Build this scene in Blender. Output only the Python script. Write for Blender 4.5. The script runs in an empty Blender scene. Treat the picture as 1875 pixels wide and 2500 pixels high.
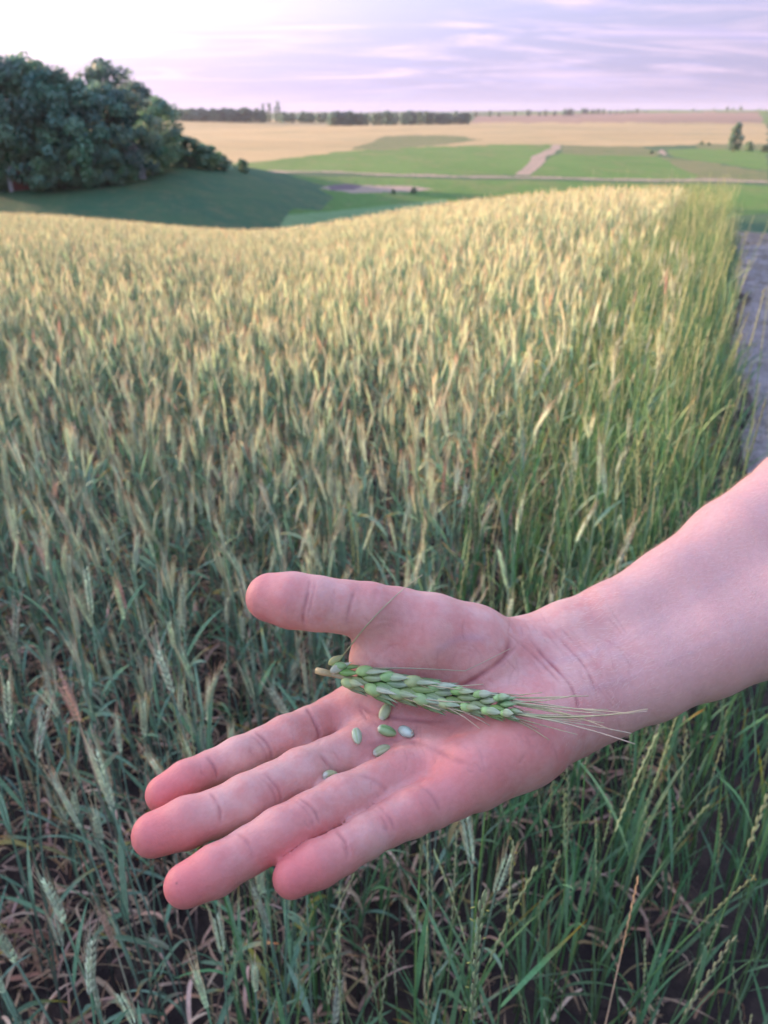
import bpy, bmesh, math, random
import numpy as np
from mathutils import Vector, Matrix, noise as mnoise

scene = bpy.context.scene
COL = scene.collection
R = math.radians

# ------------------------------------------------------------------ camera
PW, PH, FPX = 1875.0, 2500.0, 1878.0          # photograph size and focal length in its pixels
CAM = np.array((0.0, 0.0, 1.5))
TH = math.atan((1250.0 - 275.0) / FPX)        # pitch below the horizon
RIGHT = np.array((1.0, 0.0, 0.0))
UP = np.array((0.0, math.sin(TH), math.cos(TH)))
FWD = np.array((0.0, math.cos(TH), -math.sin(TH)))
cam_data = bpy.data.cameras.new("camera")
cam = bpy.data.objects.new("camera", cam_data)
COL.objects.link(cam)
cam.location = CAM
cam.rotation_euler = (math.pi / 2 - TH, 0, 0)
cam_data.sensor_fit = 'VERTICAL'
cam_data.sensor_height = 36.0
cam_data.lens = 36.0 * FPX / PH
cam_data.clip_start = 0.02
cam_data.clip_end = 20000
cam_data.dof.use_dof = True
cam_data.dof.focus_distance = 0.335
cam_data.dof.aperture_fstop = 15.0
scene.camera = cam

# ------------------------------------------------------------------ light and exposure
SUN_AZ, SUN_EL = R(-60), R(7.0)               # to the left of the view direction, low
SUN_DIR = Vector((math.sin(SUN_AZ) * math.cos(SUN_EL), math.cos(SUN_AZ) * math.cos(SUN_EL), math.sin(SUN_EL)))
sun_data = bpy.data.lights.new("sun", 'SUN')
sun_data.energy = 5.0
sun_data.angle = R(3.0)
sun_data.color = (1.0, 0.60, 0.36)
sun = bpy.data.objects.new("sun", sun_data)
COL.objects.link(sun)
sun.rotation_euler = (-SUN_DIR).to_track_quat('-Z', 'Y').to_euler()
sun.location = (-30, 20, 30)

world = bpy.data.worlds.new("World")
scene.world = world
world.use_nodes = True


class NT:
    """small helper for node trees"""
    def __init__(self, tree):
        self.t = tree
        self.t.nodes.clear()

    def n(self, kind, **kw):
        nd = self.t.nodes.new(kind)
        for k, v in kw.items():
            setattr(nd, k, v)
        return nd

    def put(self, sock, v):
        if hasattr(v, 'is_output'):
            self.t.links.new(v, sock)
        else:
            if hasattr(sock.default_value, '__len__') and not hasattr(v, '__len__'):
                v = [v] * len(sock.default_value)
            if hasattr(v, '__len__') and len(sock.default_value) == 4 and len(v) == 3:
                v = tuple(v) + (1.0,)
            sock.default_value = v

    def math(self, op, a, b=0.0, c=None, clamp=False):
        nd = self.n('ShaderNodeMath', operation=op, use_clamp=clamp)
        self.put(nd.inputs[0], a)
        self.put(nd.inputs[1], b)
        if c is not None:
            self.put(nd.inputs[2], c)
        return nd.outputs[0]

    def vmath(self, op, a, b=(0, 0, 0), scale=None):
        nd = self.n('ShaderNodeVectorMath', operation=op)
        self.put(nd.inputs[0], a)
        if op == 'SCALE':
            self.put(nd.inputs[3], scale)
        else:
            self.put(nd.inputs[1], b)
        return nd.outputs['Value'] if op in ('DOT_PRODUCT', 'LENGTH', 'DISTANCE') else nd.outputs[0]

    def mix(self, f, a, b, blend='MIX', clamp=True):
        nd = self.n('ShaderNodeMix', data_type='RGBA', blend_type=blend, clamp_factor=clamp)
        self.put(nd.inputs[0], f)
        self.put(nd.inputs[6], a)
        self.put(nd.inputs[7], b)
        return nd.outputs[2]

    def ramp(self, f, lo, hi, a=0.0, b=1.0, smooth=True):
        nd = self.n('ShaderNodeMapRange', interpolation_type='SMOOTHSTEP' if smooth else 'LINEAR')
        for s, v in zip(nd.inputs[:5], (f, lo, hi, a, b)):
            self.put(s, v)
        return nd.outputs[0]

    def noise(self, vec, scale, detail=4.0, rough=0.55, dist=0.0, color=False):
        nd = self.n('ShaderNodeTexNoise')
        if vec is not None:
            self.put(nd.inputs['Vector'], vec)
        self.put(nd.inputs['Scale'], scale)
        self.put(nd.inputs['Detail'], detail)
        self.put(nd.inputs['Roughness'], rough)
        self.put(nd.inputs['Distortion'], dist)
        return nd.outputs['Color' if color else 'Fac']


def build_sky():
    k = NT(world.node_tree)
    out = k.n('ShaderNodeOutputWorld')
    sky = k.n('ShaderNodeTexSky', sky_type='NISHITA')
    sky.sun_disc = False
    sky.sun_elevation = SUN_EL
    sky.sun_rotation = SUN_AZ
    sky.air_density = 1.0
    sky.dust_density = 1.6
    sky.ozone_density = 2.5
    clear = k.vmath('SCALE', sky.outputs[0], scale=0.07)
    d = k.n('ShaderNodeTexCoord').outputs['Generated']
    sep = k.n('ShaderNodeSeparateXYZ')
    k.put(sep.inputs[0], d)
    z = k.math('MAXIMUM', sep.outputs[2], 0.0)
    # flat cloud deck: direction projected on a plane overhead
    inv = k.math('DIVIDE', 1.0, k.math('ADD', z, 0.10))
    comb = k.n('ShaderNodeCombineXYZ')
    k.put(comb.inputs[0], k.math('MULTIPLY', sep.outputs[0], inv))
    k.put(comb.inputs[1], k.math('MULTIPLY', sep.outputs[1], inv))
    k.put(comb.inputs[2], 0.0)
    p = comb.outputs[0]
    mp = k.n('ShaderNodeMapping')
    k.put(mp.inputs['Vector'], p)
    mp.inputs['Rotation'].default_value = (0, 0, R(-8))
    mp.inputs['Scale'].default_value = (0.46, 1.15, 1.0)
    mp.inputs['Location'].default_value = (3.1, 1.7, 0)
    q = mp.outputs[0]
    n1 = k.noise(q, 1.25, 8.0, 0.62, 0.9)
    n2 = k.noise(k.vmath('ADD', q, (5.2, 9.1, 0)), 2.0, 8.0, 0.62, 1.1)
    glow = k.math('MAXIMUM', k.vmath('DOT_PRODUCT', d, tuple(SUN_DIR)), 0.0)
    g4 = k.math('POWER', glow, 5.0)
    g24 = k.math('POWER', glow, 26.0)
    # thin veil over everything: lavender away from the sun, pinkish near it and near the horizon
    low = k.ramp(z, 0.0, 0.22, 1.0, 0.0)
    veil = k.mix(low, (0.43, 0.455, 0.69), (0.335, 0.31, 0.49))
    veil = k.mix(k.ramp(z, 0.2, 0.7), veil, (0.72, 0.84, 1.20))
    veil = k.mix(k.math('MULTIPLY', g4, 1.1, clamp=True), veil, (0.92, 0.62, 0.64))
    veil = k.mix(k.math('MULTIPLY', k.math('MULTIPLY', k.math('POWER', glow, 4.2), 1.45, clamp=True), k.ramp(z, 0.03, 0.11)), veil, (1.15, 1.02, 1.10), clamp=False)
    c = k.mix(0.82, clear, veil)
    # lit cloud streaks (pink) and shaded cloud bellies (grey violet)
    lit = k.mix(g4, (0.70, 0.53, 0.66), (1.25, 0.90, 0.92))
    c = k.mix(k.math('MULTIPLY', k.math('MULTIPLY', k.ramp(n1, 0.44, 0.68), 0.62), k.ramp(z, 0.008, 0.05)), c, lit)
    dark = k.mix(g4, (0.34, 0.33, 0.55), (0.74, 0.52, 0.66))
    c = k.mix(k.math('MULTIPLY', k.ramp(n2, 0.48, 0.70), 0.58), c, dark)
    # scattering glow round the low sun
    c = k.vmath('ADD', c, k.vmath('SCALE', (1.0, 0.86, 0.80), scale=k.math('MULTIPLY', g24, 0.9)))
    # the upper sky stays blue while the low cloud is lit pink
    c = k.mix(k.ramp(z, 0.12, 0.6), c, k.mix(1.0, c, (0.86, 0.95, 1.16), 'MULTIPLY'))
    # after-sunset fall-off: the half of the sky away from the sun is dimmer
    side = k.math('POWER', k.math('MULTIPLY', k.math('ADD', k.vmath('DOT_PRODUCT', d, tuple(SUN_DIR)), 1.0), 0.5), 1.4)
    c = k.vmath('SCALE', c, scale=k.math('ADD', 0.45, k.math('MULTIPLY', side, 0.95)))
    bg = k.n('ShaderNodeBackground')
    k.put(bg.inputs[0], c)
    bg.inputs[1].default_value = 0.42
    k.t.links.new(bg.outputs[0], out.inputs[0])


build_sky()

scene.view_settings.view_transform = 'Standard'
scene.view_settings.look = 'None'
scene.view_settings.exposure = 2.2
scene.view_settings.gamma = 1.0
scene.view_settings.use_curve_mapping = False
scene.render.engine = 'CYCLES'
scene.cycles.use_denoising = True
scene.cycles.use_adaptive_sampling = True
scene.cycles.adaptive_threshold = 0.02
scene.cycles.max_bounces = 8
scene.cycles.diffuse_bounces = 4
scene.cycles.transparent_max_bounces = 8
scene.cycles.transmission_bounces = 4

rng = np.random.default_rng(11)
random.seed(5)


# ------------------------------------------------------------------ helpers
def ray(px, py):
    """direction with unit depth along the view axis for a pixel of the photograph"""
    return (px - PW / 2) / FPX * RIGHT + FWD - (py - PH / 2) / FPX * UP


def proj(P):
    """world points -> photograph pixels and depth"""
    q = np.asarray(P, float) - CAM
    zc = q @ FWD
    zs = np.where(np.abs(zc) < 1e-6, 1e-6, zc)
    return PW / 2 + FPX * (q @ RIGHT) / zs, PH / 2 - FPX * (q @ UP) / zs, zc


def tag(o, label=None, cat=None, group=None, kind=None):
    for k_, v in (('label', label), ('category', cat), ('group', group), ('kind', kind)):
        if v:
            o[k_] = v
    return o


def link(o, parent=None):
    COL.objects.link(o)
    if parent is not None:
        o.parent = parent
    return o


def empty(name, loc=(0, 0, 0)):
    e = bpy.data.objects.new(name, None)
    e.empty_display_size = 0.1
    COL.objects.link(e)
    e.location = loc
    return e


def mesh_from(name, V, F, mats=(), smooth=False, cols=None, mi=None, attrs=None):
    me = bpy.data.meshes.new(name)
    V = np.ascontiguousarray(V, dtype=np.float32)
    if isinstance(F, np.ndarray):
        n, s = F.shape
        me.vertices.add(len(V))
        me.vertices.foreach_set('co', V.ravel())
        me.loops.add(n * s)
        me.loops.foreach_set('vertex_index', F.astype(np.int32).ravel())
        me.polygons.add(n)
        me.polygons.foreach_set('loop_start', np.arange(0, n * s, s, dtype=np.int32))
        me.update(calc_edges=True)
    else:
        me.from_pydata(V.tolist(), [], F)
    for m in mats:
        me.materials.append(m)
    if mi is not None:
        me.polygons.foreach_set('material_index', np.asarray(mi, dtype=np.int32))
    me.polygons.foreach_set('use_smooth', np.full(len(me.polygons), smooth))
    if cols is not None:
        a = me.color_attributes.new('Col', 'FLOAT_COLOR', 'POINT')
        c = np.ones((len(V), 4), np.float32)
        c[:, :3] = cols
        a.data.foreach_set('color', c.ravel())
    for nm, arr in (attrs or {}).items():
        a = me.attributes.new(nm, 'FLOAT', 'POINT')
        a.data.foreach_set('value', np.asarray(arr, np.float32))
    me.update()
    return me


def vnoise(P):
    """smooth value noise, -1..1"""
    P = np.asarray(P, float)
    i = np.floor(P).astype(np.int64)
    f = P - i
    f = f * f * (3 - 2 * f)
    out = 0
    for c in range(8):
        o = np.array([(c >> a) & 1 for a in range(P.shape[1])]) if P.shape[1] == 3 else None
        j = i + o
        hsh = (j[:, 0] * 374761393 + j[:, 1] * 668265263 + j[:, 2] * 2147483647) & 0xffffffff
        hsh = ((hsh ^ (hsh >> 13)) * 1274126177) & 0xffffffff
        v = ((hsh ^ (hsh >> 16)) & 0xffff) / 32767.5 - 1.0
        w = np.prod(np.where(o == 1, f, 1 - f), axis=1)
        out = out + v * w
    return out


class MB:
    """collects coloured triangles/quads into one mesh"""
    def __init__(self):
        self.V, self.F, self.C, self.n = [], [], [], 0

    def add(self, V, F, col):
        V = np.asarray(V, float)
        c = np.asarray(col, float)
        if c.ndim == 1:
            c = np.tile(c, (len(V), 1))
        self.V.append(V)
        self.C.append(c)
        self.F.extend([[i + self.n for i in f] for f in F])
        self.n += len(V)

    def tube(self, pts, rad, col, sides=5, cap=True):
        pts = np.asarray(pts, float)
        m = len(pts)
        rad = np.broadcast_to(np.asarray(rad, float), (m,))
        T = np.gradient(pts, axis=0)
        T /= np.linalg.norm(T, axis=1, keepdims=True) + 1e-12
        ref = np.array((0.31, 0.17, 0.93)) if abs(T[0, 2]) < 0.8 else np.array((0.9, 0.3, 0.1))
        A = np.cross(T, ref)
        A /= np.linalg.norm(A, axis=1, keepdims=True) + 1e-12
        B = np.cross(T, A)
        an = np.linspace(0, 2 * np.pi, sides, endpoint=False)
        V = (pts[:, None] + rad[:, None, None] * (A[:, None] * np.cos(an)[None, :, None] + B[:, None] * np.sin(an)[None, :, None])).reshape(-1, 3)
        F = []
        for i in range(m - 1):
            for j in range(sides):
                j2 = (j + 1) % sides
                F.append([i * sides + j, i * sides + j2, (i + 1) * sides + j2, (i + 1) * sides + j])
        if cap:
            F.append(list(range(sides))[::-1])
            F.append([(m - 1) * sides + j for j in range(sides)])
        c = np.asarray(col, float)
        if c.ndim == 2:
            c = np.repeat(c, sides, axis=0)
        self.add(V, F, c)

    def ribbon(self, pts, side, width, col, fold=0.0):
        """leaf blade: three columns (folded along the midrib)"""
        pts = np.asarray(pts, float)
        side = np.asarray(side, float)
        w = np.asarray(width, float)[:, None]
        T = np.gradient(pts, axis=0)
        N = np.cross(T, side)
        N /= np.linalg.norm(N, axis=1, keepdims=True) + 1e-12
        V = np.stack([pts - side * w + N * w * fold, pts, pts + side * w + N * w * fold], 1).reshape(-1, 3)
        F = []
        for i in range(len(pts) - 1):
            for j in range(2):
                F.append([i * 3 + j, i * 3 + j + 1, i * 3 + j + 4, i * 3 + j + 3])
        c = np.asarray(col, float)
        if c.ndim == 2:
            c = np.repeat(c, 3, axis=0)
        self.add(V, F, c)

    def blob(self, base, axis, length, w1, w2, nrm, col, prof, sides=6, tipcol=None, rib=0.0):
        """pointed grain-like body along axis; prof = list of (t, radius factor)"""
        axis = np.asarray(axis, float)
        axis /= np.linalg.norm(axis)
        nrm = np.asarray(nrm, float)
        b = np.cross(axis, nrm)
        b /= np.linalg.norm(b) + 1e-12
        a = np.cross(b, axis)
        an = np.linspace(0, 2 * np.pi, sides, endpoint=False)
        V, C = [], []
        for t, f in prof:
            for jq, q in enumerate(an):
                s_ = 1 + rib * (1 if jq % 2 else -1)
                V.append(base + axis * length * t + (b * math.cos(q) * w1 + a * math.sin(q) * w2) * f * (1 + .45 * (s_ - 1)))
                C.append((np.asarray(col) * (1 - t) + np.asarray(tipcol if tipcol is not None else col) * t) * s_)
        F = []
        m = len(prof)
        for i in range(m - 1):
            for j in range(sides):
                j2 = (j + 1) % sides
                F.append([i * sides + j, i * sides + j2, (i + 1) * sides + j2, (i + 1) * sides + j])
        F.append(list(range(sides))[::-1])
        F.append([(m - 1) * sides + j for j in range(sides)])
        self.add(V, F, C)

    def mesh(self, name, mat, smooth=True):
        return mesh_from(name, np.concatenate(self.V), self.F, (mat,), smooth, np.concatenate(self.C))

    def build(self, name, mat, parent=None, smooth=True):
        return link(bpy.data.objects.new(name, self.mesh(name, mat, smooth)), parent)


def add_bump(k, bsdf, height, strength, distance):
    b = k.n('ShaderNodeBump')
    b.inputs['Strength'].default_value = strength
    b.inputs['Distance'].default_value = distance
    k.put(b.inputs['Height'], height)
    k.t.links.new(b.outputs[0], bsdf.inputs['Normal'])


def plant_material(name, rough=0.55, translucent=0.3, var=0.25, bump=0.0):
    """vertex-coloured vegetation, each copy a little different, light passing through"""
    m = bpy.data.materials.new(name)
    m.use_nodes = True
    k = NT(m.node_tree)
    out = k.n('ShaderNodeOutputMaterial')
    col = k.n('ShaderNodeVertexColor', layer_name='Col').outputs[0]
    info = k.n('ShaderNodeObjectInfo')
    pos = k.n('ShaderNodeNewGeometry').outputs['Position']
    hsv = k.n('ShaderNodeHueSaturation')
    r = info.outputs['Random']
    k.put(hsv.inputs['Hue'], k.math('ADD', 0.5, k.math('MULTIPLY', k.math('SUBTRACT', r, 0.5), 0.05)))
    k.put(hsv.inputs['Saturation'], k.math('ADD', 0.9, k.math('MULTIPLY', k.math('FRACT', k.math('MULTIPLY', r, 7.3)), 0.3)))
    val = k.math('ADD', 1.0 - var, k.math('MULTIPLY', k.math('FRACT', k.math('MULTIPLY', r, 13.7)), 2 * var))
    spots = k.noise(pos, 180.0, 3.0)
    val = k.math('MULTIPLY', val, k.ramp(spots, 0.3, 0.7, 0.86, 1.12))
    k.put(hsv.inputs['Value'], val)
    k.put(hsv.inputs['Color'], col)
    c = hsv.outputs[0]
    b = k.n('ShaderNodeBsdfPrincipled')
    k.put(b.inputs['Base Color'], c)
    b.inputs['Roughness'].default_value = rough
    b.inputs['Specular IOR Level'].default_value = 0.4
    if bump:
        add_bump(k, b, k.noise(pos, 900.0, 2.0), bump, 0.0003)
    tr = k.n('ShaderNodeBsdfTranslucent')
    k.put(tr.inputs[0], c)
    mx = k.n('ShaderNodeMixShader')
    mx.inputs[0].default_value = translucent
    k.t.links.new(b.outputs[0], mx.inputs[1])
    k.t.links.new(tr.outputs[0], mx.inputs[2])
    k.t.links.new(mx.outputs[0], out.inputs[0])
    return m


MAT_LEAF = plant_material('leaf_blade', 0.5, 0.35, 0.22)
MAT_EAR = plant_material('wheat_ear', 0.6, 0.45, 0.2)
MAT_DRY = plant_material('dry_leaf', 0.75, 0.25, 0.3)
# ------------------------------------------------------------------ the lie of the land
PHI_T = np.array((-75, -45, -25, -8.2, 3.0, 15.5, 24.0, 40.0, 75.0))
CREST = np.array((45, 45, 40, 29, 22, 15.5, 16, 18, 20))            # metres to the brow of the field
SLOPE = np.array((.098, .098, .0965, .136, .101, .079, .083, .09, .09))  # sight slope at the brow
KK_T = .78 / CREST ** 2
BB_T = SLOPE - 1.56 / CREST
FAR_D = np.array((0, 230, 350, 480, 800, 1300, 1700, 2500, 4000, 9000))
FAR_Z = np.array((-11.0, -10.9, -10.9, -10.3, -7.0, -2.5, 1.5, 2.5, 1.0, -10))


_PF = np.arange(-90, 91, 1.0)
_G = np.exp(-(np.arange(-15, 16) / 5.0) ** 2)
_G /= _G.sum()


def _soft(v):
    q = np.interp(np.arange(-105, 106, 1.0), PHI_T, v)
    return np.convolve(q, _G, 'valid')


_BF, _KF = _soft(BB_T), _soft(KK_T)


def height(x, y):
    x = np.asarray(x, float)
    y = np.asarray(y, float)
    d = np.hypot(x, y)
    ph = np.degrees(np.arctan2(x, y))
    b = np.interp(ph, _PF, _BF)
    k = np.interp(ph, _PF, _KF)
    near = -b * d - k * d * d
    zf = np.interp(d, FAR_D, FAR_Z)
    zf = zf + np.interp(d, (400, 1200, 3000), (0, 1, 1)) * (np.clip(ph, -30, 30) / 30 * 5.0 - 0.5)
    zf = zf + np.interp(d, (120, 260, 700), (0, .8, 2.2)) * np.sin(x * .013 + 1.0) * np.cos(y * .011)
    hill = -11 + 7.6 / (1 + np.exp((x + 12.5) / 5.0)) * np.exp(-(np.where(y < 100, (y - 100) / 40.0, (y - 100) / 60.0)) ** 2)
    zf = np.logaddexp(zf * 1.5, hill * 1.5) / 1.5
    m = np.maximum(near, zf)
    h = np.clip(1.5 - np.abs(near - zf), 0, None) / 1.5
    z = m + h * h * h * 1.5 / 6.0
    bumps = .02 * np.sin(x * 2.1 + np.cos(y * 1.7)) * np.cos(y * 2.6) * np.clip(d / 2.0, 0, 1)
    return z + bumps


def surf(name, colors, scale, detail=6, bump=0.02, rough=0.95, stretch=(1, 1, 1)):
    """patchy ground: two to three colours mixed by noise at several sizes"""
    m = bpy.data.materials.new(name)
    m.use_nodes = True
    k = NT(m.node_tree)
    out = k.n('ShaderNodeOutputMaterial')
    pos = k.n('ShaderNodeNewGeometry').outputs['Position']
    mp = k.n('ShaderNodeMapping')
    k.put(mp.inputs['Vector'], pos)
    mp.inputs['Scale'].default_value = stretch
    p = mp.outputs[0]
    n1 = k.noise(p, scale, detail, 0.6, 0.3)
    n2 = k.noise(p, scale * 5.3, detail, 0.65)
    n3 = k.noise(p, scale * 31.0, 3, 0.6)
    c = k.mix(k.ramp(n1, 0.35, 0.65), colors[0], colors[1])
    c = k.mix(k.math('MULTIPLY', k.ramp(n2, 0.45, 0.7), 0.8), c, colors[2 % len(colors)])
    c = k.mix(1.0, c, k.mix(n3, (0.75, 0.75, 0.75), (1.25, 1.25, 1.25)), 'MULTIPLY')
    b = k.n('ShaderNodeBsdfPrincipled')
    k.put(b.inputs['Base Color'], c)
    b.inputs['Roughness'].default_value = rough
    b.inputs['Specular IOR Level'].default_value = 0.15
    add_bump(k, b, k.math('ADD', n2, n3), 0.8, bump)
    k.t.links.new(b.outputs[0], out.inputs[0])
    return m


G_SOIL = surf('soil', [(.055, .042, .036), (.035, .028, .027), (.10, .075, .058)], 3.0, bump=.02)
G_TRACK = surf('dry_mown_grass', [(.44, .42, .40), (.30, .29, .27), (.56, .52, .47)], 5.0, bump=.03)
G_PASTURE = surf('pasture', [(.040, .115, .055), (.060, .13, .055), (.11, .14, .065)], .12, bump=.15)
G_GREEN = surf('green_crop', [(.07, .175, .035), (.095, .205, .045), (.14, .185, .06)], .03, bump=.1, stretch=(1, .3, 1))
G_GOLD = surf('ripening_crop', [(.35, .285, .13), (.41, .33, .155), (.19, .225, .11)], .011, bump=.1, stretch=(.5, 1.4, 1))
G_STUBBLE = surf('stubble', [(.25, .175, .125), (.22, .17, .12), (.17, .16, .10)], .012, bump=.1, stretch=(.4, 1, 1))
G_ROAD = surf('dirt_lane', [(.36, .29, .22), (.30, .25, .18), (.16, .18, .09)], .15, bump=.02)
G_MARSH = surf('rough_grass', [(.15, .18, .075), (.11, .165, .06), (.20, .18, .09)], .05, bump=.3)
G_SAGE = surf('young_oats', [(.13, .25, .10), (.16, .27, .11), (.11, .22, .08)], .05, bump=.1)
G_POND = surf('pond_mud', [(.12, .10, .10), (.16, .13, .12), (.09, .08, .08)], .2, bump=.02)

# outlines of the far fields, as they are seen from where the photographer stands
REGIONS = [
    ('pond', G_POND, [[(800, 452), (850, 447), (885, 452), (870, 462), (815, 463)]]),
    ('dirt_lane', G_ROAD, [
        [(560, 415), (800, 418), (935, 424), (1250, 431), (1600, 437), (1875, 442), (1875, 447), (1600, 441), (1250, 435.5), (935, 428), (800, 421), (560, 417)],
        [(1348, 353), (1370, 353), (1352, 372), (1325, 400), (1290, 428), (1255, 428), (1285, 400), (1318, 372)],
        [(775, 455), (880, 452), (1010, 455), (1060, 462), (1000, 468), (860, 470)],
        [(1618, 364), (1632, 372), (1625, 382), (1612, 372)]]),
    ('rough_grass', G_MARSH, [
        [(1606, 384), (1700, 392), (1875, 418), (1875, 446), (1690, 440), (1700, 428)],
        [(935, 333), (1085, 330), (1180, 340), (1080, 352), (935, 366), (860, 364)],
        [(1366, 358), (1550, 356), (1620, 372), (1600, 384), (1480, 378), (1370, 374)],
        [(1690, 350), (1875, 352), (1875, 366), (1700, 364)]]),
    ('oat_field', G_SAGE, [[(430, 560), (560, 540), (700, 524), (900, 506), (1090, 486), (1100, 540), (700, 600), (430, 600)]]),
    ('green_field', G_GREEN, [
        [(540, 402), (640, 395), (833, 370), (935, 362), (1150, 354), (1350, 352), (1318, 372), (1285, 400), (1255, 428), (935, 424), (800, 418), (600, 415)],
        [(1366, 374), (1480, 378), (1615, 384), (1700, 428), (1690, 440), (1290, 430), (1330, 398)],
        [(1632, 365), (1760, 362), (1875, 366), (1875, 416), (1750, 398), (1640, 384)],
        [(640, 425), (935, 434), (1250, 441), (1600, 448), (1875, 454), (1875, 520), (600, 640), (560, 480)],
        [(1855, 272), (1875, 269), (1875, 304), (1862, 296)],
        [(1180, 277), (1480, 271), (1875, 262), (1875, 270), (1855, 272), (1500, 276), (1300, 280)]]),
    ('stubble_field', G_STUBBLE, [[(1162, 283), (1320, 279), (1500, 275), (1855, 274), (1866, 301), (1500, 299), (1300, 300), (1150, 300)]]),
    ('ripening_field', G_GOLD, [[(300, 288), (700, 292), (1150, 297), (1500, 298), (1875, 300), (1875, 352), (1500, 358), (1350, 353), (1150, 354), (935, 362), (833, 370), (640, 395), (520, 402), (300, 380)]]),
]


def inside(px, py, poly):
    r_ = np.zeros(len(px), bool)
    n = len(poly)
    for i in range(n):
        x1, y1 = poly[i]
        x2, y2 = poly[(i + 1) % n]
        c = ((y1 > py) != (y2 > py)) & (px < (x2 - x1) * (py - y1) / (y2 - y1 + 1e-12) + x1)
        r_ ^= c
    return r_


TRK0, TRKS = 2.0 - 4.15 * .41, .41           # left edge of the mown track: x = TRK0 + TRKS * y


def strip_x(x, y):
    """metres to the right of the track's left edge"""
    return (x - (TRK0 + TRKS * y)) / math.hypot(1, TRKS)


def build_ground():
    ph = np.radians(np.concatenate([np.linspace(-72, -28, 50)[:-1], np.linspace(-28, 28, 620), np.linspace(28, 72, 50)[1:]]))
    nphi = len(ph)
    d = np.concatenate([np.geomspace(.25, 60, 150)[:-1], np.geomspace(60, 1500, 330)[:-1], np.geomspace(1500, 3600, 30)])
    P, Dm = np.meshgrid(ph, d, indexing='ij')
    x, y = np.sin(P) * Dm, np.cos(P) * Dm
    z = height(x, y)
    V = np.stack([x, y, z], -1).reshape(-1, 3)
    nd = len(d)
    i, j = np.meshgrid(np.arange(nphi - 1), np.arange(nd - 1), indexing='ij')
    a = (i * nd + j).ravel()
    Q = np.stack([a, a + 1, a + nd + 1, a + nd], 1)[:, ::-1]
    C = V[Q].mean(1)
    px, py, dep = proj(C)
    rag = np.stack([C[:, 0] * .06, C[:, 1] * .03, 0 * C[:, 0]], 1)
    px = px + 9 * vnoise(rag) + 4 * vnoise(rag * 4.1)
    py = py + 2.0 * vnoise(rag + 40) + 1.2 * vnoise(rag * 4.7)
    dist = np.hypot(C[:, 0], C[:, 1])
    reg = np.full(len(Q), -1)
    far = dist > 75
    for n, (nm, mat, polys) in enumerate(REGIONS):
        for pl in polys:
            reg[far & (reg < 0) & inside(px, py, pl)] = n
    hillx = C[:, 0] < -2
    reg[(dist < 135) & (C[:, 0] < -9 + 2.5 * vnoise(C * .12))] = -1
    crest = np.interp(np.degrees(np.arctan2(C[:, 0], C[:, 1])), PHI_T, CREST)
    soil = (reg < 0) & (dist < crest * 1.25 + 4)
    groups = [('field_soil', G_SOIL, soil), ('pasture', G_PASTURE, (reg < 0) & ~soil)]
    groups += [(nm, mat, reg == n) for n, (nm, mat, _) in enumerate(REGIONS)]
    for nm, mat, mask in groups:
        q = Q[mask]
        if not len(q):
            continue
        u, inv = np.unique(q, return_inverse=True)
        me = mesh_from(nm, V[u], inv.reshape(-1, 4), (mat,), True)
        o = link(bpy.data.objects.new(nm, me))
        o['kind'] = 'structure'
    # the land behind the photographer, so that light does not leak up from below
    s = 60
    me = mesh_from('meadow', np.array([(-s, -s, -.4), (s, -s, -.4), (s, .6, -.4), (-s, .6, -.4)]), [[0, 1, 2, 3]], (G_PASTURE,))
    o = link(bpy.data.objects.new('meadow', me))
    o['kind'] = 'structure'
    # the mown track along the field
    yy = np.concatenate([np.linspace(1.9, 8, 50), np.linspace(8.2, 40, 90)])
    ww = np.linspace(-.08, 2.9, 18)
    Y, Wd = np.meshgrid(yy, ww, indexing='ij')
    wob = .06 * np.sin(Y * 1.9) + .04 * np.sin(Y * 4.3 + 1)
    X = TRK0 + TRKS * Y + Wd * math.hypot(1, TRKS) + wob * (1 - Wd / 2.9)
    edge = np.minimum(np.minimum(Wd + .08, 2.9 - Wd), (Y - 1.9) * .15)
    Z = height(X, Y) - .04 + .065 * np.clip(edge / .12, 0, 1) + .012 * np.sin(X * 5) * np.cos(Y * 3.3)
    V = np.stack([X, Y, Z], -1).reshape(-1, 3)
    n = len(ww)
    i, j = np.meshgrid(np.arange(len(yy) - 1), np.arange(n - 1), indexing='ij')
    a = (i * n + j).ravel()
    me = mesh_from('mown_track', V, np.stack([a, a + n, a + n + 1, a + 1], 1)[:, ::-1], (G_TRACK,), True)
    o = link(bpy.data.objects.new('mown_track', me))
    o['kind'] = 'structure'


build_ground()
# ------------------------------------------------------------------ the hand and forearm (one continuous body)
HPL = 0.24                                     # the palm lies about level, this far below the lens


def hp(px, py, h=0.0):
    """point on the level plane of the palm (raised by h metres) seen at a pixel"""
    r_ = ray(px, py)
    return CAM + r_ * ((HPL - h) / -r_[2])


def round_cone(P, a, b, r1, r2):
    ba = b - a
    l2 = ba @ ba
    rr = r1 - r2
    a2 = l2 - rr * rr
    il2 = 1.0 / l2
    pa = P - a
    y = pa @ ba
    z = y - l2
    x = pa * l2 - y[:, None] * ba
    x2 = np.einsum('ij,ij->i', x, x)
    y2 = y * y * l2
    z2 = z * z * l2
    k = np.sign(rr) * rr * rr * x2
    d = (np.sqrt(x2 * a2 * il2) + y * rr) * il2 - r1
    d = np.where(np.sign(z) * a2 * z2 > k, np.sqrt(x2 + z2) * il2 - r2, d)
    d = np.where((np.sign(y) * a2 * y2 < k) & ~(np.sign(z) * a2 * z2 > k), np.sqrt(x2 + y2) * il2 - r1, d)
    return d


def smin(a, b, k):
    h = np.clip(k - np.abs(a - b), 0, None) / k
    return np.minimum(a, b) - h * h * h * k / 6.0


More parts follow.
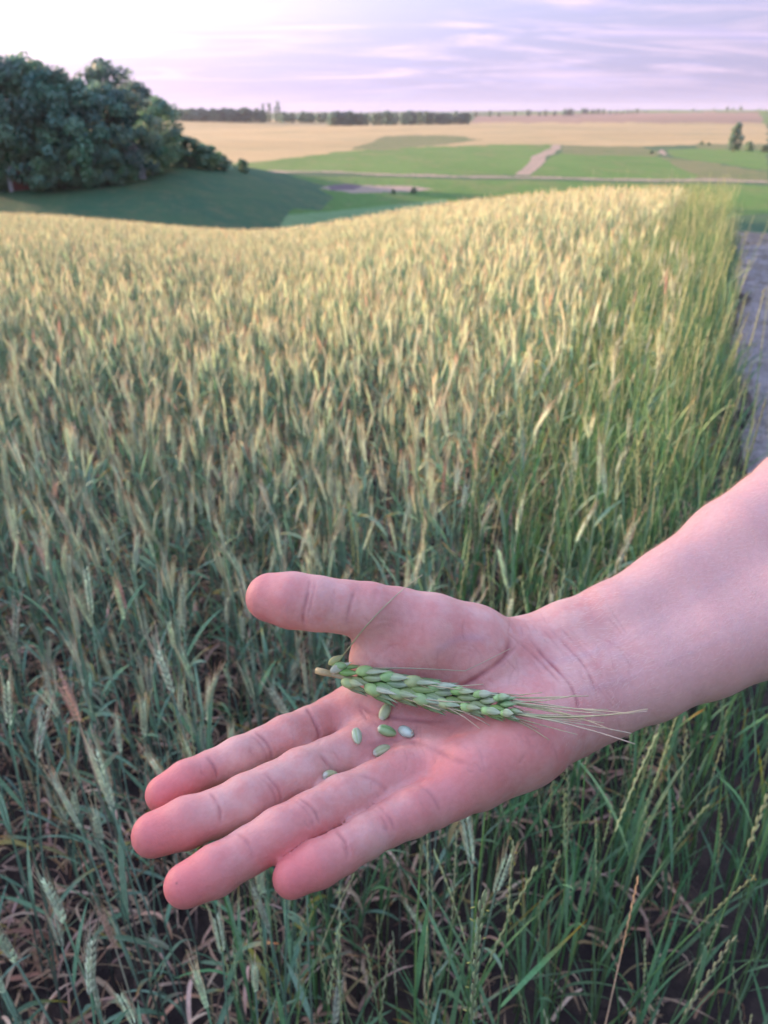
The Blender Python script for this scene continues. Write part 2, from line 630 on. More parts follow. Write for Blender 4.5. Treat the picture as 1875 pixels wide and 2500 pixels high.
def chain(P, pts, rs, k):
    d = None
    for i in range(len(pts) - 1):
        c = round_cone(P, pts[i], pts[i + 1], rs[i], rs[i + 1])
        d = c if d is None else smin(d, c, k)
    return d


mm = 0.001
# finger centre lines from knuckle to tip: pixel x, y, lift (m), radius (mm)
FINGERS = [
    [(862, 1738, -0.006, 11.50), (812, 1756, -0.004, 10.60), (757, 1779, -0.002, 9.60), (700, 1803, 0.001, 9.70), (640, 1827, 0.001, 8.50), (582, 1851, 0.002, 8.82), (516, 1879, 0.001, 7.62), (455, 1906, 0.002, 7.84), (402, 1938, 0, 7.40)],
    [(930, 1808, -0.005, 11.50), (866, 1836, -0.003, 10.80), (800, 1862, -0.001, 10.00), (735, 1890, 0.003, 10.20), (663, 1924, 0.004, 9.20), (600, 1954, 0.005, 9.52), (532, 1984, 0.004, 8.72), (455, 2009, 0.004, 9.34), (377, 2037, 0.002, 8.30)],
    [(1044, 1860, -0.005, 11.50), (985, 1890, -0.003, 10.80), (915, 1922, -0.001, 10.00), (835, 1957, 0.002, 10.10), (757, 1994, 0.004, 8.70), (683, 2036, 0.005, 8.82), (606, 2080, 0.003, 8.22), (525, 2125, 0.003, 8.74), (455, 2161, 0.001, 7.80)],
    [(1160, 1886, -0.004, 12.00), (1105, 1928, -0.003, 11.00), (1055, 1960, -0.003, 9.50), (1000, 1986, -0.001, 8.90), (946, 2014, 0, 7.90), (892, 2044, 0.001, 7.92), (838, 2076, 0.001, 7.42), (775, 2110, 0.001, 7.84), (713, 2143, 0, 7.00)],
]
THUMB = [(1235, 1612, .012, 15.0), (1145, 1582, .020, 20.0), (1050, 1550, .029, 18.5), (965, 1510, .037, 14.0), (905, 1489, .044, 12.0), (840, 1483, .046, 11.1), (775, 1474, .048, 11.6), (715, 1466, .049, 11.8), (660, 1459, .049, 10.7)]
FING = [([hp(x, y, h) for x, y, h, r_ in f], [r_ * mm for *_, r_ in f]) for f in FINGERS]
THMB = ([hp(x, y, h) for x, y, h, r_ in THUMB], [r_ * mm for *_, r_ in THUMB])

WR_R, WR_U = hp(1330, 1600, .006), hp(1408, 1716, -.004)     # radius and ulna side of the wrist
PALM = []
for (f, base, r0, r1) in ((0, hp(1290, 1612, .002), 14, 12.5), (1, hp(1325, 1650, .000), 15, 12.5), (2, hp(1360, 1690, -.002), 15, 12.5), (3, hp(1390, 1730, -.003), 15, 13)):
    PALM.append((base, FING[f][0][0] + np.array((0, 0, -.001)), r0 * mm, r1 * mm))
PALM.append((hp(1170, 1884, .000), hp(1275, 1806, .003), 12.5 * mm, 18 * mm))     # little finger side of the palm
PALM.append((hp(1275, 1806, .003), hp(1400, 1722, .000), 18 * mm, 18 * mm))
ARM_R = [(1290, 1598, .004, 16.5), (1395, 1566, .009, 18.5), (1500, 1525, .014, 19.8), (1640, 1445, .022, 21.5), (1800, 1342, .032, 27.0), (1990, 1225, .042, 34.0), (2330, 1040, .060, 38.0)]
ARM_U = [(1385, 1730, -.004, 16.5), (1478, 1690, .000, 18.0), (1575, 1652, .004, 19.5), (1720, 1590, .010, 21.0), (1890, 1510, .016, 26.0), (2090, 1400, .024, 33.0), (2440, 1220, .040, 38.0)]
AR = ([hp(x, y, h) for x, y, h, r_ in ARM_R], [r_ * mm for *_, r_ in ARM_R])
AU = ([hp(x, y, h) for x, y, h, r_ in ARM_U], [r_ * mm for *_, r_ in ARM_U])
ELBOW = 0.5 * (AR[0][-1] + AU[0][-1])
SHOULDER = ELBOW + np.array((0.16, 0.05, 0.17))


def ellips(P, c, ax, rad):
    q = (P - c) @ np.asarray(ax).T / np.asarray(rad)
    k0 = np.linalg.norm(q, axis=1)
    k1 = np.linalg.norm(q / np.asarray(rad), axis=1)
    return k0 * (k0 - 1.0) / (k1 + 1e-9)


_L = FING[1][0][0] - 0.5 * (WR_R + WR_U)
_L /= np.linalg.norm(_L)
_W = np.cross(_L, (0, 0, 1.0))
_W /= np.linalg.norm(_W)
_N = np.cross(_W, _L)
PALM_AX = np.stack([_L, _W, _N])


def hand_sdf(P):
    arm = smin(chain(P, AR[0], AR[1], .01), chain(P, AU[0], AU[1], .01), .03)
    arm = smin(arm, round_cone(P, ELBOW, SHOULDER, .043, .047), .03)
    palm = None
    for a, b, r1, r2 in PALM:
        c = round_cone(P, a, b, r1, r2)
        palm = c if palm is None else smin(palm, c, .012)
    th = chain(P, THMB[0], THMB[1], .004)
    thenar = th
    palm = smin(palm, thenar, .030)
    # the web of skin between thumb and index finger
    web = round_cone(P, hp(905, 1610, .020), hp(1060, 1660, .008), .0075, .010)
    palm = smin(palm, web, .016)
    palm = smin(palm, round_cone(P, hp(938, 1600, .022), hp(945, 1700, .004), .010, .012), .020)
    # hollow of the palm
    hollow = ellips(P, hp(1010, 1738, .036), PALM_AX, (.040, .022, .022))
    palm = -smin(-palm, hollow, .018)
    # pads under the fingers
    for (x, y, h, r_) in ((862, 1740, .000, 8), (1060, 1860, .000, 8.0), (1145, 1878, .002, 10)):
        c = np.linalg.norm(P - hp(x, y, h), axis=1) - r_ * mm
        palm = smin(palm, c, .012)
    d0 = smin(palm, arm, .022)
    d = d0
    for pts, rs in FING:
        f = chain(P, pts, rs, .003)
        kk = .0009 + .0045 * np.exp(-(np.linalg.norm(P - pts[2], axis=1) / .019) ** 2)
        d = smin(d, smin(d0, f, .006), kk)
    return d


def surface_nets(D, origin, h):
    nx, ny, nz = D.shape
    S = D < 0
    acc = np.zeros((nx - 1, ny - 1, nz - 1, 3), np.float32)
    cnt = np.zeros((nx - 1, ny - 1, nz - 1), np.float32)
    edges = []
    for ax in range(3):
        sl0 = [slice(None)] * 3
        sl1 = [slice(None)] * 3
        sl0[ax] = slice(0, -1)
        sl1[ax] = slice(1, None)
        m = S[tuple(sl0)] != S[tuple(sl1)]
        idx = np.argwhere(m)
        a = D[tuple(sl0)][m]
        b = D[tuple(sl1)][m]
        t = a / (a - b)
        pos = idx.astype(np.float32).copy()
        pos[:, ax] += t
        o1, o2 = [i for i in range(3) if i != ax]
        for s1 in (0, -1):
            for s2 in (0, -1):
                c = idx.copy()
                c[:, o1] += s1
                c[:, o2] += s2
                ok = ((c >= 0) & (c < np.array(cnt.shape))).all(1)
                np.add.at(acc, tuple(c[ok].T), pos[ok])
                np.add.at(cnt, tuple(c[ok].T), 1)
        edges.append((ax, idx, a < 0))
    act = cnt > 0
    vid = np.full(cnt.shape, -1, np.int64)
    vid[act] = np.arange(act.sum())
    V = acc[act] / cnt[act][:, None] * h + origin
    Q = []
    for ax, idx, neg in edges:
        o1, o2 = (ax + 1) % 3, (ax + 2) % 3
        ok = (idx[:, o1] > 0) & (idx[:, o2] > 0) & (idx[:, o1] < cnt.shape[o1]) & (idx[:, o2] < cnt.shape[o2])
        i = idx[ok]
        n = neg[ok]
        q = []
        for s1, s2 in ((0, 0), (-1, 0), (-1, -1), (0, -1)):
            c = i.copy()
            c[:, o1] += s1
            c[:, o2] += s2
            q.append(vid[tuple(c.T)])
        q = np.stack(q, 1)
        q[~n] = q[~n][:, ::-1]
        Q.append(q)
    return V, np.concatenate(Q)


def subdivide(V, Q):
    e = np.concatenate([Q[:, [0, 1]], Q[:, [1, 2]], Q[:, [2, 3]], Q[:, [3, 0]]])
    es = np.sort(e, 1)
    key = es[:, 0].astype(np.int64) * (len(V) + 1) + es[:, 1]
    uq, inv = np.unique(key, return_inverse=True)
    a, b = uq // (len(V) + 1), uq % (len(V) + 1)
    n, nq = len(V), len(Q)
    E = 0.5 * (V[a] + V[b])
    Fc = V[Q].mean(1)
    ei = (inv + n).reshape(4, nq)
    fi = np.arange(nq) + n + len(uq)
    q = np.concatenate([np.stack([Q[:, k], ei[k], fi, ei[k - 1]], 1) for k in range(4)])
    return np.concatenate([V, E, Fc]), q


def sdf_grad(P, e=.0004, norm=False):
    t = np.array([[1, -1, -1], [-1, -1, 1], [-1, 1, -1], [1, 1, 1]], float)
    g = np.zeros_like(P)
    for k_ in t:
        g += k_ * hand_sdf(P + k_ * e)[:, None]
    nn = np.linalg.norm(g, axis=1, keepdims=True)
    if norm:
        return g / (nn + 1e-12), nn[:, 0] / (4 * e)
    return g / (nn + 1e-12)


def relax(V, Q, w, it):
    """smooth the surface where the weight says the folds are too tight for the lattice"""
    E = np.concatenate([Q[:, [0, 1]], Q[:, [1, 2]], Q[:, [2, 3]], Q[:, [3, 0]]])
    cnt = np.bincount(E[:, 0], minlength=len(V)) + np.bincount(E[:, 1], minlength=len(V))
    for _ in range(it):
        acc = np.stack([np.bincount(E[:, 0], V[E[:, 1], c], len(V)) + np.bincount(E[:, 1], V[E[:, 0], c], len(V)) for c in range(3)], 1)
        V = V + (acc / np.maximum(cnt, 1)[:, None] - V) * w[:, None] * .7
    return V


def project(V, it=2):
    for _ in range(it):
        V = V - sdf_grad(V) * hand_sdf(V)[:, None]
    return V


def hand_hit(px, py):
    """where the line of sight through a pixel meets the hand (None beside it)"""
    r_ = ray(px, py)
    r_ = r_ / np.linalg.norm(r_)
    t = 0.2
    for _ in range(90):
        p = CAM + r_ * t
        d = hand_sdf(p[None])[0]
        if d < 2e-5:
            return p
        t += d * 0.9
        if t > 0.75:
            return None
    return CAM + r_ * t


def polydist(X, Y, line, steps=10):
    """distance in photograph pixels from the projected points to a smooth line"""
    p = np.asarray(line, float)
    # Catmull-Rom through the points
    pp = np.vstack([2 * p[0] - p[1], p, 2 * p[-1] - p[-2]])
    out = []
    for i in range(1, len(pp) - 2):
        for t in np.linspace(0, 1, steps, endpoint=False):
            a, b, c, d = pp[i - 1], pp[i], pp[i + 1], pp[i + 2]
            out.append(0.5 * ((2 * b) + (-a + c) * t + (2 * a - 5 * b + 4 * c - d) * t * t + (-a + 3 * b - 3 * c + d) * t ** 3))
    out.append(p[-1])
    out = np.array(out)
    best = np.full(len(X), 1e9)
    ts = np.zeros(len(X))
    m = len(out) - 1
    for i in range(m):
        a, b = out[i], out[i + 1]
        ab = b - a
        t = np.clip(((X - a[0]) * ab[0] + (Y - a[1]) * ab[1]) / (ab @ ab + 1e-9), 0, 1)
        d = np.hypot(X - a[0] - t * ab[0], Y - a[1] - t * ab[1])
        w = d < best
        best = np.where(w, d, best)
        ts = np.where(w, (i + t) / m, ts)
    return best, ts


# creases of the palm side: points in the photograph, depth mm, half width px
CREASES = [
    # wrist
    ([(1284, 1545), (1318, 1590), (1365, 1638), (1395, 1675), (1412, 1718), (1418, 1765)], .52, 4.5),
    ([(1340, 1530), (1375, 1568), (1425, 1622), (1450, 1672), (1462, 1720)], .30, 4),
    ([(1262, 1560), (1300, 1596), (1345, 1640), (1375, 1675)], .35, 4),
    ([(1390, 1545), (1440, 1600), (1478, 1660)], .18, 4),
    ([(1362, 1525), (1410, 1575), (1455, 1630)], .15, 3.5),
    ([(1320, 1530), (1352, 1566), (1400, 1618), (1430, 1668)], .15, 3.5),
    # base of the thumb mound, life line
    ([(1246, 1545), (1243, 1580), (1228, 1608), (1190, 1638), (1140, 1668), (1080, 1690)], .55, 7),
    ([(1262, 1575), (1240, 1602), (1225, 1612)], .3, 4),
    # across the palm
    ([(868, 1716), (905, 1738), (960, 1752), (1030, 1760), (1110, 1762)], .40, 6),
    ([(1176, 1872), (1120, 1858), (1060, 1828), (1000, 1808), (940, 1812), (870, 1826)], .35, 8),
    ([(876, 1728), (900, 1760)], .25, 4),
    ([(888, 1600), (940, 1640), (1010, 1662)], .12, 6),
    # index finger
    ([(742, 1718), (762, 1752), (778, 1790), (776, 1824)], .50, 4.5),
    ([(618, 1782), (645, 1806), (660, 1832), (662, 1866)], .45, 4), ([(606, 1789), (632, 1812), (648, 1838), (652, 1868)], .25, 3.5),
    ([(500, 1846), (518, 1864), (528, 1886), (530, 1904)], .40, 4),
    # middle finger
    ([(776, 1836), (796, 1858), (812, 1880), (818, 1896)], .35, 5),
    ([(640, 1888), (662, 1906), (682, 1934), (684, 1962)], .45, 4), ([(628, 1894), (652, 1914), (670, 1942), (672, 1968)], .28, 3.5),
    ([(508, 1932), (526, 1952), (538, 1982), (536, 2016)], .40, 4),
    # ring finger
    ([(872, 1892), (905, 1900), (935, 1922), (950, 1935)], .30, 6),
    ([(722, 1945), (748, 1962), (770, 1986), (780, 2014)], .45, 4), ([(712, 1952), (738, 1970), (758, 1996), (766, 2022)], .28, 3.5),
    ([(572, 2032), (596, 2046), (612, 2072), (618, 2108)], .40, 4),
    # little finger
    ([(1008, 1910), (1042, 1930), (1066, 1960), (1076, 1990)], .35, 6),
    ([(902, 1958), (930, 1972), (954, 1998), (966, 2032)], .45, 4), ([(890, 1964), (918, 1980), (942, 2008), (950, 2040)], .25, 3.5),
    ([(800, 2018), (824, 2032), (844, 2060), (850, 2092)], .40, 4),
    # thumb
    ([(758, 1410), (754, 1438), (748, 1468), (740, 1502), (742, 1534)], .50, 4.5), ([(770, 1412), (766, 1442), (758, 1476), (752, 1512)], .25, 3.5),
    ([(868, 1436), (858, 1468), (850, 1500), (846, 1530)], .35, 5), ([(820, 1430), (814, 1470), (812, 1500)], .12, 4),
    ([(926, 1430), (912, 1470), (900, 1510)], .15, 7), ([(902, 1520), (940, 1512), (985, 1520)], .12, 5),
    ([(890, 1548), (930, 1528), (968, 1530)], .12, 5),
]


def skin_material():
    m = bpy.data.materials.new('skin')
    m.use_nodes = True
    k = NT(m.node_tree)
    out = k.n('ShaderNodeOutputMaterial')
    pos = k.n('ShaderNodeTexCoord').outputs['Object']
    red = k.n('ShaderNodeAttribute', attribute_name='red').outputs['Fac']
    cre = k.n('ShaderNodeAttribute', attribute_name='crease').outputs['Fac']
    arm = k.n('ShaderNodeAttribute', attribute_name='arm').outputs['Fac']
    blotch = k.noise(pos, 55.0, 4.0, 0.6)
    fine = k.noise(pos, 420.0, 3.0, 0.6)
    mott = k.noise(pos, 150.0, 3.0, 0.6)
    c = k.mix(k.ramp(blotch, 0.32, 0.66), (0.67, 0.40, 0.32), (0.62, 0.28, 0.225))
    c = k.mix(k.math('MULTIPLY', k.ramp(mott, 0.42, 0.68), 0.35), c, (0.64, 0.42, 0.36))
    c = k.mix(red, c, (0.70, 0.185, 0.165))
    c = k.mix(k.math('MULTIPLY', k.n('ShaderNodeAttribute', attribute_name='vein').outputs['Fac'], 0.22), c, (0.36, 0.30, 0.36))
    c = k.mix(k.math('MULTIPLY', arm, 0.7), c, (0.71, 0.42, 0.35))
    c = k.mix(k.math('MULTIPLY', cre, 0.85), c, (0.40, 0.14, 0.13))
    c = k.mix(1.0, c, k.mix(k.ramp(fine, 0.25, 0.75), (0.96, 0.95, 0.95), (1.04, 1.04, 1.04)), 'MULTIPLY')
    # small freckles and specks of dirt
    sp = k.n('ShaderNodeTexVoronoi', feature='F1')
    k.put(sp.inputs['Vector'], pos)
    k.put(sp.inputs['Scale'], 95.0)
    dots = k.ramp(sp.outputs['Distance'], 0.03, 0.07, 1.0, 0.0)
    pick = k.math('GREATER_THAN', k.n('ShaderNodeSeparateColor').outputs[0], 2.0)
    sc = k.n('ShaderNodeSeparateColor')
    k.put(sc.inputs[0], sp.outputs['Color'])
    pick = k.math('GREATER_THAN', sc.outputs[0], 0.86)
    c = k.mix(k.math('MULTIPLY', k.math('MULTIPLY', dots, pick), 0.5), c, (0.25, 0.11, 0.08))
    b = k.n('ShaderNodeBsdfPrincipled')
    k.put(b.inputs['Base Color'], c)
    k.put(b.inputs['Roughness'], k.ramp(fine, 0.3, 0.7, 0.46, 0.60))
    b.inputs['Specular IOR Level'].default_value = 0.42
    b.subsurface_method = 'RANDOM_WALK'
    b.inputs['Subsurface Weight'].default_value = 0.28
    b.inputs['Subsurface Radius'].default_value = (1.0, 0.38, 0.22)
    b.inputs['Subsurface Scale'].default_value = 0.0022
    vor = k.n('ShaderNodeTexVoronoi', feature='DISTANCE_TO_EDGE')
    k.put(vor.inputs['Vector'], k.vmath('ADD', pos, k.vmath('SCALE', k.noise(pos, 300.0, 2.0, color=True), scale=0.002)))
    k.put(vor.inputs['Scale'], 700.0)
    cells = k.ramp(vor.outputs['Distance'], 0.0, 0.25)
    hgt = k.math('ADD', k.math('MULTIPLY', cells, 0.35), k.math('ADD', k.math('MULTIPLY', fine, 0.8), k.math('MULTIPLY', k.noise(pos, 1300.0, 2.0), 0.4)))
    add_bump(k, b, hgt, 0.45, 0.00025)
    k.t.links.new(b.outputs[0], out.inputs[0])
    return m


def build_hand():
    allp = np.array([p for f in FING for p in f[0]] + list(THMB[0]) + list(AR[0]) + list(AU[0]) + [SHOULDER])
    lo, hi = allp.min(0) - .055, allp.max(0) + .055
    h = .0013
    dims = np.ceil((hi - lo) / h).astype(int)
    # coarse pass, then the fine lattice only near the surface
    H = h * 5
    cd = np.ceil((hi - lo) / H).astype(int) + 2
    gx = np.stack(np.meshgrid(*[np.arange(n) for n in cd], indexing='ij'), -1).reshape(-1, 3)
    dc = hand_sdf(lo + (gx + 0.5) * H).reshape(cd)
    D = np.repeat(np.repeat(np.repeat(dc, 5, 0), 5, 1), 5, 2)
    near = np.abs(D) < H * 1.0
    idx = np.argwhere(near)
    D = D.astype(np.float64)
    D[near] = hand_sdf(lo + idx * h)
    V, Q = surface_nets(D, lo, h)
    N, gn = sdf_grad(V, norm=True)
    V = V - N * hand_sdf(V)[:, None]
    tight = np.clip((.93 - gn) / .15, 0, 1)
    for _ in range(3):
        tight = np.maximum(tight, relax(np.repeat(tight[:, None], 3, 1), Q, np.ones(len(V)), 1)[:, 0])
    V = relax(V, Q, np.clip(tight * 2, 0, 1), 10)
    VN, Q = subdivide(np.hstack([V, N]), Q)
    V, N = VN[:, :3], VN[:, 3:]
    N = N / (np.linalg.norm(N, axis=1, keepdims=True) + 1e-9)
    X, Y, Z = proj(V)
    facing = np.clip(-(N @ FWD) * 3.0 + 0.2, 0, 1)
    crease = np.zeros(len(V))
    disp = np.zeros(len(V))
    for line, dep, wid in CREASES:
        ln = np.asarray(line, float)
        pad = 30
        s = np.where((X > ln[:, 0].min() - pad) & (X < ln[:, 0].max() + pad) & (Y > ln[:, 1].min() - pad) & (Y < ln[:, 1].max() + pad))[0]
        if not len(s):
            continue
        d, t = polydist(X[s], Y[s], line)
        wob = vnoise(V[s] * 260.0)
        fade = np.clip(np.minimum(t, 1 - t) * 5.0, 0, 1) * (0.8 + 0.5 * wob)
        g = np.exp(-(d / wid) ** 2) * fade * facing[s]
        bul = np.exp(-((d - wid * 2.6) / (wid * 1.6)) ** 2) * fade * facing[s]
        disp[s] += -1.2 * dep * mm * g + 0.16 * dep * mm * bul
        crease[s] = np.maximum(crease[s], g * min(1.0, dep * 1.9))
    rl = np.random.default_rng(77)
    for _ in range(170):
        if rl.uniform() < .62:
            x0, y0 = rl.uniform(880, 1360), rl.uniform(1480, 1880)
            an = rl.normal(math.radians(70), .7)
            ln_, dep, wid = rl.uniform(14, 60), rl.uniform(.05, .15), 2.6
        elif rl.uniform() < .6:
            fg = FINGERS[rl.integers(0, 4)]
            jn = fg[rl.choice([2, 4, 6])]
            x0, y0 = jn[0] + rl.normal(0, 12), jn[1] + rl.normal(0, 16)
            an = rl.normal(math.radians(62), .3)
            ln_, dep, wid = rl.uniform(18, 40), rl.uniform(.08, .2), 2.6
        else:
            x0, y0 = rl.uniform(1290, 1560), rl.uniform(1500, 1760)
            an = rl.normal(math.radians(55), .22)
            ln_, dep, wid = rl.uniform(40, 130), rl.uniform(.05, .12), 2.6
        dx, dy = math.cos(an) * ln_ / 2, math.sin(an) * ln_ / 2
        s = np.where((np.abs(X - x0) < abs(dx) + 10) & (np.abs(Y - y0) < abs(dy) + 10))[0]
        if len(s):
            d, t = polydist(X[s], Y[s], [(x0 - dx, y0 - dy), (x0 + rl.normal(0, 3), y0 + rl.normal(0, 3)), (x0 + dx, y0 + dy)], 4)
            g = np.exp(-(d / wid) ** 2) * np.clip(np.minimum(t, 1 - t) * 4.0, 0, 1) * facing[s]
            disp[s] += -1.4 * dep * mm * g
            crease[s] = np.maximum(crease[s], g * dep * 2.2)
    vein = np.zeros(len(V))
    for line in ([(1300, 1620), (1420, 1600), (1560, 1540), (1720, 1440), (1880, 1330)], [(1400, 1690), (1520, 1660), (1640, 1610), (1800, 1540)], [(1460, 1590), (1560, 1610), (1640, 1610)], [(1050, 1600), (1120, 1560), (1200, 1560)]):
        d, t = polydist(X, Y, line)
        vein = np.maximum(vein, np.exp(-(d / 11.0) ** 2) * facing * np.clip(np.minimum(t, 1 - t) * 6, 0, 1))
    disp += vein * .00012
    # soft unevenness of flesh and faint stretch lines along the inside of the wrist
    wv = vnoise(V * 70.0)
    disp += wv * .00045 + vnoise(V * 32.0) * .0004
    wr = np.exp(-((X - 1445) / 95.0) ** 2) * facing
    ph = (X * 0.80 - Y * 0.60) / 7.5 + wv * 2.5
    disp += np.sin(ph) * .00006 * wr
    V = V + N * disp[:, None]
    # where blood shows through: finger tips, pads, edge of the palm
    red = np.zeros(len(V))
    for pts, rs in FING:
        red = np.maximum(red, 1.0 * np.exp(-(np.linalg.norm(V - pts[-1], axis=1) / .019) ** 2))
        red = np.maximum(red, 0.35 * np.exp(-(np.linalg.norm(V - pts[1], axis=1) / .016) ** 2))
    red = np.maximum(red, 0.6 * np.exp(-(np.linalg.norm(V - THMB[0][-1], axis=1) / .020) ** 2))
    for c_, s_, w_ in ((hp(1120, 1880, .015), .028, .6), (hp(1290, 1800, .02), .030, .35), (hp(1060, 1560, .05), .03, .25)):
        red = np.maximum(red, w_ * np.exp(-(np.linalg.norm(V - c_, axis=1) / s_) ** 2))
    armw = np.clip((X - 1400) / 160.0, 0, 1)
    origin = hp(1355, 1666, -.02)
    me = mesh_from('person', V - origin, Q, (skin_material(),), True, attrs={'red': red, 'crease': crease, 'arm': armw, 'vein': vein})
    o = link(bpy.data.objects.new('person', me))
    o.location = origin
    tag(o, 'bare right forearm and open palm reaching in level, holding a wheat ear and loose grains', 'person')
    # fine pale hair on the forearm
    sel = np.where((X > 1380) & (X < 1990) & (N @ FWD < 0.35) & (Y > 1000))[0]
    wgt = 0.12 + np.clip((N[sel] @ UP), 0, 1) ** 2 * np.clip((X[sel] - 1330) / 250, 0.1, 1)
    sel = rng.choice(sel, 7000, replace=False, p=wgt / wgt.sum())
    along = ELBOW - 0.5 * (WR_R + WR_U)
    along /= np.linalg.norm(along)
    mb = MB()
    Vh, Fh, n0 = [], [], 0
    for i in sel:
        n = N[i]
        t = -along + rng.normal(0, .22, 3)
        t = t - n * (t @ n)
        t /= np.linalg.norm(t)
        L = rng.uniform(.0025, .0065)
        lift = rng.uniform(.25, .6)
        p0 = V[i] - n * .0002
        p1 = p0 + (t * (1 - lift * .5) + n * lift) * L * .5
        p2 = p1 + (t + n * lift * .15) * L * .5
        w = np.cross(t, n) * .000038
        Vh += [p0 - w, p0 + w, p1 - w * .8, p1 + w * .8, p2]
        Fh += [[n0, n0 + 1, n0 + 3, n0 + 2], [n0 + 2, n0 + 3, n0 + 4]]
        n0 += 5
    hm = bpy.data.materials.new('arm_hair')
    hm.use_nodes = True
    b = hm.node_tree.nodes['Principled BSDF']
    b.inputs['Base Color'].default_value = (0.85, 0.68, 0.52, 1)
    b.inputs['Roughness'].default_value = 0.35
    hme = mesh_from('arm_hair', np.array(Vh) - origin, Fh, (hm,), False)
    ho = link(bpy.data.objects.new('arm_hair', hme), o)
    ho['kind'] = 'stuff'
    return o


PERSON = build_hand()
# ------------------------------------------------------------------ the wheat ear lying across the palm, and the loose grains
def on_hand(px, py, lift, fallback=0.0):
    p = hand_hit(px, py)
    if p is None:
        return None
    n = sdf_grad(p[None])[0]
    return p + n * lift


MAT_SPIKE = plant_material('held_ear', 0.34, 0.12, 0.0, bump=0.3)


def ear_axis():
    xs = [(790, 1641), (850, 1655), (905, 1668), (960, 1679), (1020, 1691), (1080, 1703), (1140, 1714), (1200, 1725), (1240, 1732)]
    out = []
    for x, y in xs:
        p = on_hand(x, y + 14, .0062)
        out.append(p)
    good = [i for i, p in enumerate(out) if p is not None and xs[i][0] > 880]
    # straight rachis carried by the palm: fit a line and let it rest on the highest point
    A = np.array([out[i] for i in good])
    c = A.mean(0)
    dpt = np.array([np.linalg.norm(p - CAM) for p in A])
    co = np.polyfit([xs[i][0] for i in good], dpt, 1)
    pts = []
    for x, y in xs:
        r_ = ray(x, y)
        r_ = r_ / np.linalg.norm(r_)
        dd = np.polyval(co, x)
        hit = hand_hit(x, y)
        if hit is not None:
            dd = min(dd, np.linalg.norm(hit - CAM) - .0055)
        pts.append(CAM + r_ * dd)
    pts = np.array(pts)
    for _ in range(2):
        pts[1:-1] = .25 * pts[:-2] + .5 * pts[1:-1] + .25 * pts[2:]
    return pts


def curve(p, n):
    p = np.asarray(p, float)
    t = np.linspace(0, len(p) - 1, n)
    i = np.clip(t.astype(int), 0, len(p) - 2)
    f = (t - i)[:, None]
    m = np.gradient(p, axis=0)
    h00, h10, h01, h11 = 2 * f**3 - 3 * f**2 + 1, f**3 - 2 * f**2 + f, -2 * f**3 + 3 * f**2, f**3 - f**2
    return h00 * p[i] + h10 * m[i] + h01 * p[i + 1] + h11 * m[i + 1]


GRAIN_PROF = [(0, .10), (.05, .42), (.16, .74), (.32, .95), (.5, 1.0), (.66, .93), (.82, .72), (.93, .42), (1.0, .12)]
GLUME_PROF = [(0, .25), (.10, .66), (.25, .97), (.42, 1.0), (.60, .78), (.76, .46), (.90, .18), (1.0, .04)]


